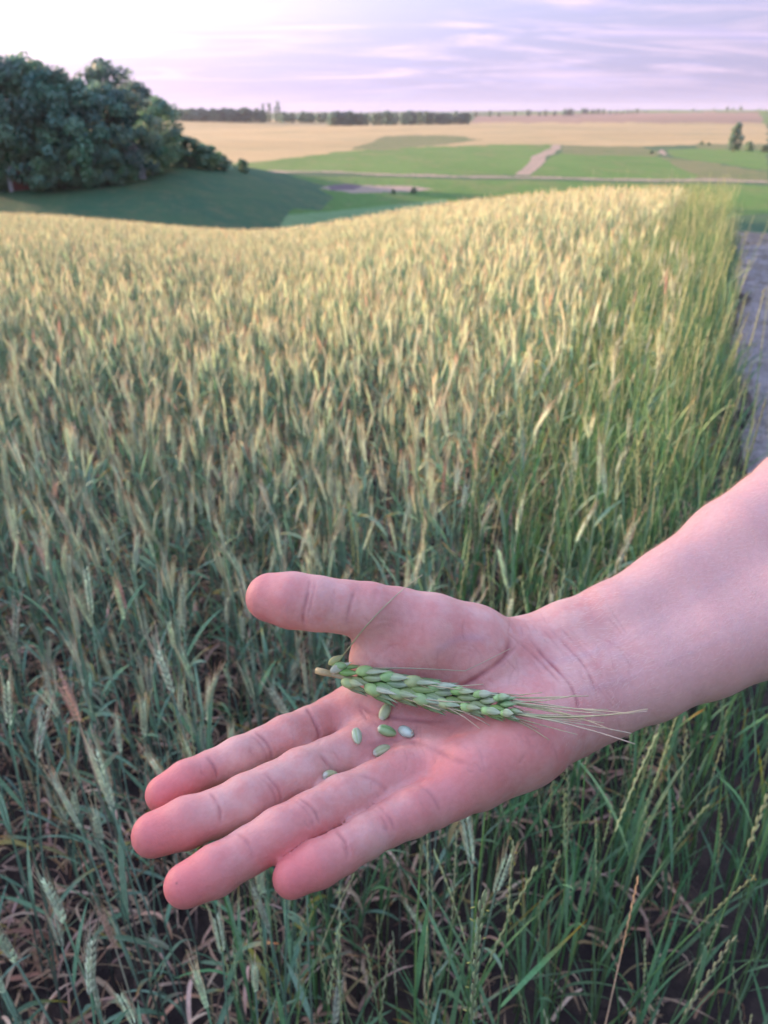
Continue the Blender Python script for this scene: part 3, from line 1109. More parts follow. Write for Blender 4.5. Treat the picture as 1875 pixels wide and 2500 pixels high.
def build_held_ear():
    ax = curve(ear_axis(), 41)
    root = empty('wheat_ear', ax[0])
    tag(root, 'green wheat ear with long pale awns lying across the open palm', 'wheat ear')
    o0 = ax[0]
    T = np.gradient(ax, axis=0)
    T /= np.linalg.norm(T, axis=1, keepdims=True)
    nrm = -FWD * .8 + UP * .5
    g1, g2 = (.17, .33, .10), (.31, .51, .19)
    pale, white = (.34, .48, .24), (.52, .60, .40)
    mb = MB()
    cc = np.linspace(0, 1, 41)[:, None]
    mb.tube(ax - o0, np.linspace(.0013, .0008, 41), (1 - cc) * np.array((.42, .40, .20)) + cc * np.array((.30, .36, .18)), 7)
    mb.build('rachis', MAT_SPIKE, root)
    # cut end of the straw
    mb = MB()
    st = ax[0] - o0
    mb.tube([st + T[0] * .004, st, st - T[0] * .0035], [.0013, .0016, .0015], (.50, .46, .24), 9)
    mb.tube([st - T[0] * .0030, st - T[0] * .0037], [.0012, .0010], (.62, .50, .30), 9)
    mb.build('straw_end', MAT_SPIKE, root)
    n = 16
    for i in range(n):
        t = .05 + .93 * i / (n - 1)
        k_ = t * 40
        a = int(min(k_, 39))
        p = ax[a] * (1 - (k_ - a)) + ax[a + 1] * (k_ - a)
        tg = T[a]
        N = nrm - tg * (nrm @ tg)
        N /= np.linalg.norm(N)
        S = np.cross(tg, N)
        S /= np.linalg.norm(S)
        if S @ UP < 0:
            S = -S
        sd = 1 if i % 2 == 0 else -1
        sc = (1.06 - .46 * max(0, t - .50) / .50) * rng.uniform(.90, 1.08)
        if i < 2:
            sc *= .82
        oa = rng.uniform(-.07, .07)
        base = p + S * sd * .0006 + N * (.0010 if sd > 0 else .0000)
        sp = MB()
        L = .0142 * sc
        yel = rng.uniform(0, .25) + (.45 if i == 1 else 0)
        gA = (np.array(g1) * (1 - yel) + np.array((.42, .40, .14)) * yel) * rng.uniform(.85, 1.1)
        gB = np.array(g2) * (1 - yel) + np.array((.46, .44, .20)) * yel
        tipc = (np.array(white) if rng.uniform() < .25 else np.array(pale) * .5 + gB * .5) * rng.uniform(.7, 1.0)
        # dark outer glume, keel glume towards the eye, lemma below
        sp.blob(base - o0 + S * sd * .0016, tg + S * sd * (.36 + oa), L * 1.02, .0018 * sc, .0012 * sc, N, gA * .75, GLUME_PROF, 14, np.array(pale) * .7, .16)
        sp.blob(base - o0 + N * .0013 + tg * .0030, tg + S * sd * (.12 + oa) + N * .10, L * .85, .0020 * sc, .0013 * sc, N, gA, GLUME_PROF, 14, tipc, .14)
        sp.blob(base - o0 - N * .0010 + S * sd * .0006, tg + S * sd * .28 - N * .10, L, .0017 * sc, .0013 * sc, N, gA * .85, GLUME_PROF, 12, pale, .15)
        sp.blob(base - o0 + N * .0006 + S * sd * .0019 + tg * .001, tg + S * sd * (.24 + oa) + N * .05, L * .97, .0014 * sc, .0011 * sc, N, gA * .95, GLUME_PROF, 12, tipc, .16)
        o = sp.build('spikelet', MAT_SPIKE, root)
        gr = MB()
        gp = base - o0 + S * sd * (.0017 if sd > 0 else .0020) + N * .0021 - tg * .0004
        gr.blob(gp, tg + S * sd * (.24 + oa) + N * .10, .0080 * sc, .0024 * sc, .0021 * sc, N, gB * 1.3, GRAIN_PROF, 14, gB * .9)
        gr.build('grain', MAT_SPIKE, o)
        if i > 0:
            hl = MB()
            hb = gp + tg * .0036 * sc + N * .0012 + S * sd * .0004
            hl.blob(hb, tg + S * sd * (.10 + oa) + N * rng.uniform(.05, .25), rng.uniform(.0090, .0125) * sc, rng.uniform(.0014, .0019), .0008, N + S * rng.uniform(-.5, .5), tipc * .6 + gB * .4, GLUME_PROF, 12, np.array(white) * .85, .12)
            hl.build('husk', MAT_SPIKE, o)
        # awns sweep along the ear and fan out past its tip
        for j in range(3 if t > .5 else 2):
            am = MB()
            s0 = base - o0 + (tg + S * sd * .2 + N * .1) * L * .85 + N * rng.uniform(-.0005, .0012)
            spread = rng.uniform(-.16, .20) * (0.5 + t) + .06 * sd
            lift = rng.uniform(-.02, .14)
            La = rng.uniform(.030, .054) * (0.75 + .3 * t)
            sag = rng.uniform(-.06, .10)
            q = np.array([s0 + (tg + S * (spread * u ** .8 - sag * u * u) + N * lift * (1 - u * .6)) * La * u for u in np.linspace(0, 1, 9)])
            w = q + o0
            for _ in range(2):
                dd = hand_sdf(w)
                w = w + sdf_grad(w) * np.clip(.0007 - dd, 0, .01)[:, None]
            q = w - o0
            q[1:-1] = .25 * q[:-2] + .5 * q[1:-1] + .25 * q[2:]
            uu = np.linspace(0, 1, 9)[:, None]
            am.tube(q, np.linspace(.00034, .00017, 9), (1 - uu) * np.array((.36, .44, .24)) + uu * np.array((.74, .62, .40)), 5)
            am.build('awn', MAT_SPIKE, o)
    # odd awns: one stripped husk pointing up across the thumb web, one bent back
    def px_line(pix, lift):
        pts = []
        for (x, y) in pix:
            hpnt = hand_hit(x, y)
            r_ = ray(x, y)
            r_ = r_ / np.linalg.norm(r_)
            dist_ = (np.linalg.norm(hpnt - CAM) - lift) if hpnt is not None else None
            pts.append([r_, dist_])
        known = [(i, q[1]) for i, q in enumerate(pts) if q[1] is not None]
        ref = np.linalg.norm(ax[0] - CAM)
        vals = np.interp(range(len(pts)), [i for i, _ in known] or [0], [v for _, v in known] or [ref])
        return vals, pts
    d0 = np.linalg.norm(ax[2] - CAM) - .003
    line = [(838, 1600), (880, 1545), (920, 1500), (958, 1462), (995, 1430), (1032, 1403)]
    dd = np.linspace(d0, .345, len(line))
    P_ = []
    for (x, y), e in zip(line, dd):
        r_ = ray(x, y)
        r_ /= np.linalg.norm(r_)
        hh = hand_hit(x, y)
        if hh is not None:
            e = min(e, np.linalg.norm(hh - CAM) - .0012)
        P_.append(CAM + r_ * e)
    am = MB()
    cq = curve(np.array(P_), 16) - o0
    am.tube(cq, np.linspace(.00035, .00014, 16), np.linspace(0, 1, 16)[:, None] * np.array((.25, .18, .14)) + np.array((.38, .40, .22)), 5)
    am.build('awn', MAT_SPIKE, root)
    hk = MB()
    r_ = ray(802, 1622); r_ /= np.linalg.norm(r_)
    hb = CAM + r_ * (d0 + .001)
    hd = P_[0] - hb
    hk.blob(hb - o0, hd, np.linalg.norm(hd) * 1.1, .0018, .0011, -FWD, (.42, .47, .16), GLUME_PROF, 8, (.36, .42, .18))
    r_ = ray(806, 1640); r_ /= np.linalg.norm(r_)
    hb2 = CAM + r_ * (d0 - .0005)
    r_ = ray(858, 1617); r_ /= np.linalg.norm(r_)
    he2 = CAM + r_ * d0
    hk.blob(hb2 - o0, he2 - hb2, np.linalg.norm(he2 - hb2), .0020, .0010, -FWD, (.50, .58, .38), GLUME_PROF, 8, white)
    hk.build('husk', MAT_SPIKE, root)
    line = [(880, 1632), (980, 1631), (1060, 1634), (1136, 1638), (1190, 1612), (1245, 1584)]
    P_ = []
    for i, (x, y) in enumerate(line):
        hh = hand_hit(x, y)
        r_ = ray(x, y); r_ /= np.linalg.norm(r_)
        P_.append(CAM + r_ * (np.linalg.norm(hh - CAM) - (.0035 if i < 4 else .002)))
    am = MB()
    P_ = np.array(P_)
    am.tube(np.vstack([curve(P_[:4], 12), curve(P_[3:], 8)[1:]]) - o0, np.linspace(.0003, .00016, 19), np.linspace(0, 1, 19)[:, None] * np.array((.24, .16, .10)) + np.array((.36, .38, .24)), 5)
    am.build('awn', MAT_SPIKE, root)


def build_grains():
    specs = [  # two end pixels, label
        ((931, 1762), (952, 1718), 'plump green wheat grain lying closest beneath the wheat ear', 0.1, (.40, .50, .28)),
        ((866, 1782), (874, 1822), 'pale green wheat grain lying on end nearest the index finger', 0.5, (.50, .58, .40)),
        ((919, 1779), (966, 1796), 'green wheat grain, end to end with a paler grain beside it', 0.2, (.36, .46, .24)),
        ((972, 1781), (1016, 1806), 'pale bluish grain with a hair on its tip', 0.4, (.47, .57, .46)),
        ((907, 1842), (950, 1823), 'cream tipped grain with its dark groove up', 0.35, (.44, .50, .26)),
        ((780, 1893), (820, 1894), 'green wheat grain lying at the base of the middle finger', 0.1, (.36, .44, .20)),
    ]
    for n, (a, b, lab, tip, colr) in enumerate(specs):
        mid = ((a[0] + b[0]) / 2, (a[1] + b[1]) / 2)
        pm = hand_hit(*mid)
        nm = sdf_grad(pm[None])[0]
        # length along the skin between the two pixels
        ends = []
        for q in (a, b):
            r_ = ray(*q)
            tt = ((pm - CAM) @ nm) / (r_ @ nm)
            ends.append(CAM + r_ * tt)
        axis = ends[1] - ends[0]
        L = np.clip(np.linalg.norm(axis), .0066, .0085)
        axis /= np.linalg.norm(axis)
        side = np.cross(nm, axis)
        w, hgt = L * .285, L * .25
        nu, nv = 18, 16
        V, Cc = [], []
        for i in range(nu + 1):
            t = i / nu
            f = math.sin(math.pi * min(1, max(0, t))) ** .42 * (1.06 - .22 * t) if 0 < t < 1 else 0.02
            for j in range(nv):
                an = 2 * math.pi * j / nv
                gro = 1 - .30 * math.exp(-((an - math.pi / 2 - (.5 if n % 2 else -.25)) / .26) ** 2) * (1 if n in (1, 2, 4, 5) else .25)
                V.append(axis * (t - .5) * L + side * math.cos(an) * w * f * gro + nm * math.sin(an) * hgt * f * gro)
                c = np.array(colr) * 1.12 * (.92 + .16 * math.sin(an * 3 + n) * .5)
                if gro < .85:
                    c = c * (.55 + .45 * gro) * np.array((.85, .95, .75))
                e = max(0, 1 - t / .16)
                c = c * (1 - e * .8) + np.array((.72, .74, .62)) * e * .8
                e = max(0, (t - .88) / .12)
                c = c * (1 - e * .5) + np.array((.62, .60, .40)) * e * .5
                Cc.append(c)
        F = []
        for i in range(nu):
            for j in range(nv):
                j2 = (j + 1) % nv
                F.append([i * nv + j, i * nv + j2, (i + 1) * nv + j2, (i + 1) * nv + j])
        F.append(list(range(nv))[::-1])
        F.append([nu * nv + j for j in range(nv)])
        loc = pm + nm * hgt * .82
        mb = MB()
        mb.add(V, F, Cc)
        if n in (0, 3):
            h0 = axis * L * .42 + nm * hgt * .5
            mb.tube([h0, h0 + axis * .0010 + nm * .0012 * (n == 3) + side * .001, h0 + axis * .0014 + nm * .0030 * (n == 3) + side * .0016 * (n == 0)], [.00022, .00016, .0001], (.66, .60, .42), 4)
        o = mb.build('wheat_grain', MAT_SPIKE)
        o.location = loc
        tag(o, lab, 'grain', 'loose wheat grains in the palm')


build_held_ear()
build_grains()
# ------------------------------------------------------------------ wheat, grass and litter
def unit(v):
    v = np.asarray(v, float)
    return v / (np.linalg.norm(v) + 1e-12)


BLUEGREEN = np.array((.25, .41, .29))
LEAFGREEN = np.array((.135, .285, .135))
EARGREEN = np.array((.59, .71, .57))
AWNCOL = np.array((.92, .73, .52))
YELLOW = np.array((.52, .36, .05))
ORANGE = np.array((.55, .25, .05))
BROWN = np.array((.46, .33, .23))
BLEACH = np.array((.72, .57, .46))
EPROF = [(0, .3), (.22, .9), (.55, 1.0), (.85, .5), (1.0, .08)]


def blade(mb, p0, az, up0, L, wid, droop, col_a, col_b, rg, twist=0.0, n=9, fold=.35, curl=0.0):
    """one leaf blade leaving the stem at p0 in direction az"""
    out = np.array((math.cos(az), math.sin(az), 0.0))
    side0 = np.array((-math.sin(az), math.cos(az), 0.0))
    pts, sides = [], []
    p = np.array(p0, float)
    ang = up0
    for i in range(n):
        t = i / (n - 1)
        pts.append(p.copy())
        d = out * math.sin(ang) + np.array((0, 0, 1.0)) * math.cos(ang)
        tw = twist * t
        nn = np.cross(d, side0)
        sides.append(side0 * math.cos(tw) + nn * math.sin(tw))
        p = p + d * L / (n - 1)
        ang += droop / (n - 1) * (0.4 + 1.2 * t)
        if curl:
            out = unit(out + side0 * curl / n)
            side0 = unit(np.cross((0, 0, 1.0), out))
    t = np.linspace(0, 1, n)
    w = wid * np.clip(.55 + 1.6 * t, 0, 1) * np.clip((1 - t) * 2.3, 0.02, 1) ** .8
    tt = np.clip((t - .45) / .55, 0, 1)[:, None] ** 1.5
    col = np.asarray(col_a) * (1 - tt) + np.asarray(col_b) * tt
    mb.ribbon(pts, np.array(sides), w, col, fold)


def wheat_parts(seed, bleached=False):
    """meshes of one wheat plant: list of (name, mesh builder, sub-parts)"""
    rg = np.random.default_rng(seed)
    H = rg.uniform(.56, .72)
    lean = rg.normal(0, .035, 2)
    zz = np.linspace(0, 1, 9)
    path = np.stack([lean[0] * zz ** 2 * H, lean[1] * zz ** 2 * H, zz * H], 1)
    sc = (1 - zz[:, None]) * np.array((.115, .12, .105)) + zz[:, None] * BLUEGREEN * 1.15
    if bleached:
        sc = sc * .4 + BLEACH * .5
    stem = MB()
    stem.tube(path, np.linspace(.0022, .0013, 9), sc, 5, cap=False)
    # ear
    tdir = unit(path[-1] - path[-2] + np.array((lean[0] * .15, lean[1] * .15, 0)))
    nod = unit(np.array((lean[0], lean[1], 0)) + rg.normal(0, .02, 3)) * rg.uniform(.0, .25)
    L = rg.uniform(.058, .086)
    ns = int(L / .0047)
    ear, awn = MB(), MB()
    rot = rg.uniform(0, math.pi)
    a1 = unit(np.cross(tdir, (math.cos(rot), math.sin(rot), .1)))
    b1 = np.cross(tdir, a1)
    for i in range(ns):
        t = i / (ns - 1)
        c = path[-1] + tdir * L * t * .93 + nod * L * t * t * .4
        ax = unit(tdir + nod * t * .8)
        sd = 1 if i % 2 else -1
        sz = (0.72 + .5 * math.sin(math.pi * min(1, t * .85 + .12))) * rg.uniform(.9, 1.1)
        g = EARGREEN * rg.uniform(.8, 1.15)
        tip = g * np.array((1.25, 1.15, 1.1))
        if bleached:
            g, tip = BLEACH * rg.uniform(.8, 1.1), BLEACH * 1.15
        for q in (-.75, .75):
            dv = unit(ax + a1 * sd * .24 + b1 * q * .15)
            ear.blob(c + a1 * sd * .0014 + b1 * q * .0012, dv, .0105 * sz, .0015 * sz, .0013 * sz, a1 * sd, g, EPROF, 5, tip)
            La = rg.uniform(.022, .046)
            s0 = c + dv * .0105 * sz + a1 * sd * .002
            av = unit(ax + a1 * sd * rg.uniform(.02, .16) + b1 * q * rg.uniform(.02, .15))
            ac = AWNCOL * rg.uniform(.75, 1.2) if not bleached else BLEACH
            awn.tube([s0, s0 + av * La * .5, s0 + av * La + ax * La * .05], [.00032, .00026, .00012], np.stack([g * 1.1, g * .5 + ac * .5, ac]), 3, cap=False)
    parts = [('stem', stem, []), ('ear', ear, [('awns', awn)])]
    nl = 3
    for i in range(nl):
        lf = MB()
        f = (.80, .58, .38)[i] + rg.uniform(-.06, .06)
        p0 = np.array([np.interp(f, zz, path[:, c_]) for c_ in range(3)])
        az = rg.uniform(0, 2 * math.pi)
        r_ = rg.uniform()
        ca = (BLUEGREEN * .6 + LEAFGREEN * .4) * rg.uniform(.8, 1.25)
        cb = YELLOW if r_ < .28 else ORANGE if r_ < .40 else BROWN if r_ < .46 else ca * 1.1
        if r_ < .12:
            ca = ca * .4 + YELLOW * .5
        blade(lf, p0, az, rg.uniform(.25, .8), rg.uniform(.08, .16), rg.uniform(.0028, .0050), rg.uniform(.0, 1.3) if rg.uniform() < .75 else rg.uniform(1.3, 2.4), ca, cb, rg, rg.uniform(-2.2, 2.2))
        parts.append(('leaf', lf, []))
    for i in range(2):
        lf = MB()
        p0 = np.array([np.interp(.16 + .14 * i, zz, path[:, c_]) for c_ in range(3)])
        cb = BROWN * rg.uniform(.7, 1.5)
        blade(lf, p0, rg.uniform(0, 6.28), rg.uniform(.5, 1.1), rg.uniform(.10, .19), rg.uniform(.0022, .0045), rg.uniform(1.6, 4.2), cb * 1.1, cb, rg, rg.uniform(-4, 4), fold=.7, curl=rg.uniform(-2, 2), n=11)
        parts.append(('dry_leaf', lf, []))
    return parts


def quack_parts(seed, dry=False, short=False):
    """one wild grass plant: culm with a slender spike, broad blades"""
    rg = np.random.default_rng(seed)
    H = rg.uniform(.56, .82) if not short else rg.uniform(.35, .5)
    lean = rg.uniform(-.10, .10, 2) * (.25 if dry else 1)
    zz = np.linspace(0, 1, 9)
    path = np.stack([lean[0] * zz ** 2 * H, lean[1] * zz ** 2 * H, zz * H], 1)
    base = np.array((.16, .30, .12)) * rg.uniform(.85, 1.2)
    if dry:
        base = np.array((.55, .46, .32))
    stem, spike = MB(), MB()
    stem.tube(path, np.linspace(.0017, .0008, 9), np.outer(np.linspace(.75, 1.2, 9), base), 5, cap=False)
    tdir = unit(path[-1] - path[-2])
    L = rg.uniform(.11, .17)
    ns = int(L / .0085)
    rot = rg.uniform(0, 3.1)
    a1 = unit(np.cross(tdir, (math.cos(rot), math.sin(rot), .1)))
    nod = np.array((lean[0], lean[1], 0)) * .5
    sp_c = np.array((.50, .58, .34)) * rg.uniform(.85, 1.2)
    if dry:
        sp_c = np.array((.86, .66, .48))
    cpts = [path[-1] + tdir * L * t + nod * L * t * t for t in np.linspace(0, 1, 6)]
    spike.tube(cpts, np.linspace(.0008, .0004, 6), sp_c * .8, 4, cap=False)
    for i in range(ns):
        t = i / ns
        c = path[-1] + tdir * L * t + nod * L * t * t
        sd = 1 if i % 2 else -1
        spike.blob(c + a1 * sd * .0006, unit(tdir + a1 * sd * rg.uniform(.04, .11)), rg.uniform(.010, .015), .0011, .0009, np.cross(tdir, a1), sp_c * rg.uniform(.8, 1.1), EPROF, 5, sp_c * 1.1)
        if rg.uniform() < .25 and not dry:
            q = c + a1 * sd * .0035 + tdir * .007
            spike.blob(q, unit(a1 * sd + rg.normal(0, .5, 3)), .003, .0006, .0006, tdir, (.55, .52, .16), [(0, .5), (.5, 1), (1, .3)], 4)
    parts = [('stem', stem, []), ('spike', spike, [])]
    for i in range(5 if short else 3):
        lf = MB()
        f = rg.uniform(.05, .72)
        p0 = np.array([np.interp(f, zz, path[:, c_]) for c_ in range(3)])
        r_ = rg.uniform()
        ca = LEAFGREEN * rg.uniform(.8, 1.35)
        cb = YELLOW if r_ < .10 else ORANGE * .9 if r_ < .2 else ca * 1.1
        if dry:
            ca = cb = BROWN * 1.5
        blade(lf, p0, rg.uniform(0, 6.28), rg.uniform(.10, .55), rg.uniform(.12, .26), rg.uniform(.0020, .0038), rg.uniform(.0, .9), ca, cb, rg, rg.uniform(-1.5, 1.5))
        parts.append(('leaf', lf, []))
    return parts


def mat_for(name):
    return MAT_EAR if name in ('ear', 'awns', 'spike') else MAT_DRY if name == 'dry_leaf' else MAT_LEAF


def part_meshes(parts):
    return [(nm, mb.mesh(nm, mat_for(nm)), [(sn, sb.mesh(sn, mat_for(sn))) for sn, sb in subs]) for nm, mb, subs in parts]


def joined(parts, name):
    V, F, C, mi, n = [], [], [], [], 0
    mats = [MAT_LEAF, MAT_EAR, MAT_DRY]
    for nm, mb, subs in parts:
        for an, b in [(nm, mb)] + list(subs):
            V.append(np.concatenate(b.V))
            C.append(np.concatenate(b.C))
            F.extend([[i + n for i in f] for f in b.F])
            mi += [mats.index(mat_for(an))] * len(b.F)
            n += b.n
    return mesh_from(name, np.concatenate(V), F, mats, True, np.concatenate(C), mi)


def place(name, meshes, loc, rz, tilt, sc, label, cat, group):
    e = bpy.data.objects.new(name, None)
    e.empty_display_size = .05
    COL.objects.link(e)
    e.location = loc
    e.rotation_euler = (tilt[0], tilt[1], rz)
    e.scale = (sc, sc, sc)
    tag(e, label, cat, group, 'thing')
    for nm, me, subs in meshes:
        o = bpy.data.objects.new(nm, me)
        COL.objects.link(o)
        o.parent = e
        for sn, sm in subs:
            s = bpy.data.objects.new(sn, sm)
            COL.objects.link(s)
            s.parent = o
    return e


def scatter(name, meshes, P, rz, tilt, sc, idx, label, kind='stuff', cat=None):
    """one object that draws copies of the source meshes at its points"""
    src = bpy.data.collections.new(name + '_sources')
    for i, me in enumerate(meshes):
        src.objects.link(bpy.data.objects.new('%s_%02d' % (name, i), me))
    me = bpy.data.meshes.new(name)
    me.vertices.add(len(P))
    me.vertices.foreach_set('co', np.asarray(P, np.float32).ravel())
    a = me.attributes.new('rot', 'FLOAT_VECTOR', 'POINT')
    a.data.foreach_set('vector', np.column_stack([tilt[:, 0], tilt[:, 1], rz]).astype(np.float32).ravel())
    a = me.attributes.new('scl', 'FLOAT', 'POINT')
    a.data.foreach_set('value', sc.astype(np.float32))
    a = me.attributes.new('idx', 'INT', 'POINT')
    a.data.foreach_set('value', idx.astype(np.int32))
    o = link(bpy.data.objects.new(name, me))
    tree = bpy.data.node_groups.new(name + '_nodes', 'GeometryNodeTree')
    tree.interface.new_socket('Geometry', in_out='INPUT', socket_type='NodeSocketGeometry')
    tree.interface.new_socket('Geometry', in_out='OUTPUT', socket_type='NodeSocketGeometry')
    N = tree.nodes
    gi, go = N.new('NodeGroupInput'), N.new('NodeGroupOutput')
    ci = N.new('GeometryNodeCollectionInfo')
    ci.inputs['Collection'].default_value = src
    ci.inputs['Separate Children'].default_value = True
    ci.inputs['Reset Children'].default_value = True
    ip = N.new('GeometryNodeInstanceOnPoints')
    ip.inputs['Pick Instance'].default_value = True

    def attr(nm, ty):
        q = N.new('GeometryNodeInputNamedAttribute')
        q.data_type = ty
        q.inputs['Name'].default_value = nm
        return q.outputs['Attribute']
    tree.links.new(gi.outputs[0], ip.inputs['Points'])
    tree.links.new(ci.outputs[0], ip.inputs['Instance'])
    tree.links.new(attr('idx', 'INT'), ip.inputs['Instance Index'])
    tree.links.new(attr('rot', 'FLOAT_VECTOR'), ip.inputs['Rotation'])
    tree.links.new(attr('scl', 'FLOAT'), ip.inputs['Scale'])
    tree.links.new(ip.outputs[0], go.inputs[0])
    md = o.modifiers.new('scatter', 'NODES')
    md.node_group = tree
    tag(o, label, cat, None, kind)
    return o


HAND_OUT = [(599, 1445), (677, 1403), (839, 1428), (934, 1427), (1092, 1456), (1246, 1531), (1360, 1493), (1609, 1344), (1714, 1252), (1875, 1134), (1875, 1646), (1587, 1759), (1377, 1825), (1280, 1905), (1150, 1962), (846, 2114), (710, 2195), (658, 2150), (511, 2206), (448, 2223), (394, 2172), (440, 2090), (359, 2096), (314, 2030), (352, 1952), (605, 1789), (744, 1718), (878, 1608), (873, 1553), (699, 1530)]


def random_points(n, d0, d1, ph0, ph1):
    d = np.sqrt(rng.uniform(d0 ** 2, d1 ** 2, n))
    ph = np.radians(rng.uniform(ph0, ph1, n))
    return np.sin(ph) * d, np.cos(ph) * d


def build_wheat():
    NV, NB = 14, 2
    src = [wheat_parts(100 + i) for i in range(NV)] + [wheat_parts(300 + i, True) for i in range(NB)]
    pm = [part_meshes(p) for p in src]
    jm = [joined(p, 'wheat_plant') for p in src]
    xs, ys = [], []
    for d0, d1, dens in ((.40, 2.2, 275), (2.2, 7, 250), (7, 14, 200), (14, 26, 125), (26, 55, 62)):
        area = math.radians(92) / 2 * (d1 ** 2 - d0 ** 2)
        x, y = random_points(int(area * dens), d0, d1, -50, 42)
        xs.append(x)
        ys.append(y)
    x, y = np.concatenate(xs), np.concatenate(ys)
    d = np.hypot(x, y)
    s = strip_x(x, y)
    crest = np.interp(np.degrees(np.arctan2(x, y)), PHI_T, CREST)
    edge = -.72 - .015 * y + .16 * vnoise(np.stack([x * 1.5, y * 1.5, 0 * x], 1))
    clump = vnoise(np.stack([x * 1.6, y * 1.6, 0 * x + 7], 1)) * .5 + vnoise(np.stack([x * .5, y * .5, 0 * x + 3], 1)) * .5
    keep = (s < edge) & (d < crest * 1.2 + 3) & (y > .3) & (rng.uniform(-1.1, .6, len(x)) < clump + .45)
    # a few wheat plants stand among the wild grass
    keep |= (s >= edge) & (s < -.35) & (d < 6) & (rng.uniform(0, 1, len(x)) < .28) & (y > .3)
    x, y, d = x[keep], y[keep], d[keep]
    n = len(x)
    z = height(x, y) - .01
    rz = rng.uniform(0, 2 * math.pi, n)
    tilt = rng.normal(0, .030, (n, 2)) * np.where(rng.uniform(size=n) < .04, 4.0, 1.0)[:, None]
    sc = rng.uniform(.86, 1.10, n) * (1 - .22 * (rng.uniform(size=n) < .2))
    idx = rng.integers(0, NV, n)
    bl = rng.uniform(size=n) < .022
    idx[bl] = NV + rng.integers(0, NB, bl.sum())
    # the plants that show largest stand as individuals
    px, py, dep = proj(np.stack([x, y, z + .70 * sc], 1))
    vis = (px > -30) & (px < 1905) & (py > -50) & (py < 2560) & ~inside(px, py, HAND_OUT)
    order = np.argsort(np.where(vis, d, 1e9))[:300]
    ind = np.zeros(n, bool)
    ind[order] = True
    P = np.stack([x, y, z], 1)
    for i in order:
        bl_ = idx[i] >= NV
        if py[i] > 2000:
            where = 'below the open fingers' if px[i] < 1150 else 'below the wrist and forearm'
        elif px[i] < 640:
            where = 'beside the finger tips and thumb tip' if py[i] > 1500 else 'behind the thumb tip, towards the field'
        elif py[i] > 1500:
            where = 'under the forearm, half hidden by it'
        else:
            where = 'behind the thumb and wrist'
        place('wheat_plant', pm[idx[i]], P[i], rz[i], tilt[i], sc[i],
              ('bleached pinkish dry wheat plant ' if bl_ else 'green bearded wheat plant standing ') + where,
              'wheat', ('bleached wheat plants ' if bl_ else 'wheat plants ') + where)
    r_ = ~ind
    scatter('wheat_crop', jm, P[r_], rz[r_], tilt[r_], sc[r_], idx[r_], 'the wheat field beyond the nearest plants, turning gold towards the brow')
    print('wheat', n)


def build_grass():
    NV = 12
    src = [quack_parts(500 + i) for i in range(NV)] + [quack_parts(620 + i, short=True) for i in range(4)]
    pm = [part_meshes(p) for p in src]
    jm = [joined(p, 'wild_grass') for p in src]
    xs, ys = [], []
    for d0, d1, dens in ((.38, 3.0, 400), (3, 7, 330), (7, 14, 200), (14, 30, 110)):
        area = math.radians(70) / 2 * (d1 ** 2 - d0 ** 2)
        x, y = random_points(int(area * dens), d0, d1, -20, 50)
        xs.append(x)
        ys.append(y)
    x, y = np.concatenate(xs), np.concatenate(ys)
    d = np.hypot(x, y)
    s = strip_x(x, y)
    nz = vnoise(np.stack([x * 1.7, y * 1.7, 0 * x], 1))
    p = np.where(y < 2.0, .62, 1.0) * np.clip((s + .95 + .02 * y + .2 * nz) / .4, 0, 1) * np.clip((.0 + .85 * np.clip(2.1 - y, 0, 1) - s + .05 * nz) / .2, 0, 1)
    p = np.maximum(p, np.clip((s - 2.85) / .2, 0, 1) * (s < 5))
    p = np.maximum(p, .05 * (s > -2.0) * (s < 0))
    crest = np.interp(np.degrees(np.arctan2(x, y)), PHI_T, CREST)
    keep = (rng.uniform(0, 1, len(x)) < p) & (d < crest * 1.35 + 3) & (y > .42)
    x, y, d, s = x[keep], y[keep], d[keep], s[keep]
    n = len(x)
    z = height(x, y) - .01
    rz = rng.uniform(0, 2 * math.pi, n)
    tilt = rng.normal(0, .05, (n, 2))
    sc = rng.uniform(.75, 1.12, n)
    idx = np.where((rng.uniform(size=n) < .42) | ((s > -.14) & (y > 2.2)), NV + rng.integers(0, 4, n), rng.integers(0, NV, n))
    px, py, dep = proj(np.stack([x, y, z + .6 * sc], 1))
    vis = (px > -30) & (px < 1905) & (py > -50) & (py < 2600) & ~inside(px, py, HAND_OUT)
    order = np.argsort(np.where(vis, d, 1e9))[:240]
    ind = np.zeros(n, bool)
    ind[order] = True
    P = np.stack([x, y, z], 1)
    for i in order:
        where = 'below the forearm' if py[i] > 1750 else 'behind the wrist and forearm'
        place('wild_grass_plant', pm[idx[i]], P[i], rz[i], tilt[i], sc[i], 'slender green wild grass plant standing ' + where, 'grass plant', 'wild grass plants ' + where)
    r_ = ~ind
    scatter('grass_strip', jm, P[r_], rz[r_], tilt[r_], sc[r_], idx[r_], 'band of tall wild grass between the wheat and the mown track')
    # the bleached spike in front, lower right
    dm = part_meshes(quack_parts(907, True))
    r0 = ray(1572, 2095)
    zmax = max(v.co.z for _, me_, _ in dm for v in me_.vertices)
    top = .80
    t = (CAM[2] - top) / -r0[2]
    Pt = CAM + r0 * t
    e = place('wild_grass_plant', dm, (Pt[0], Pt[1], 0.0), 1.2, (0, 0), top / zmax, 'bleached straw coloured grass spike standing alone below the wrist', 'grass plant', None)
    print('grass', n)


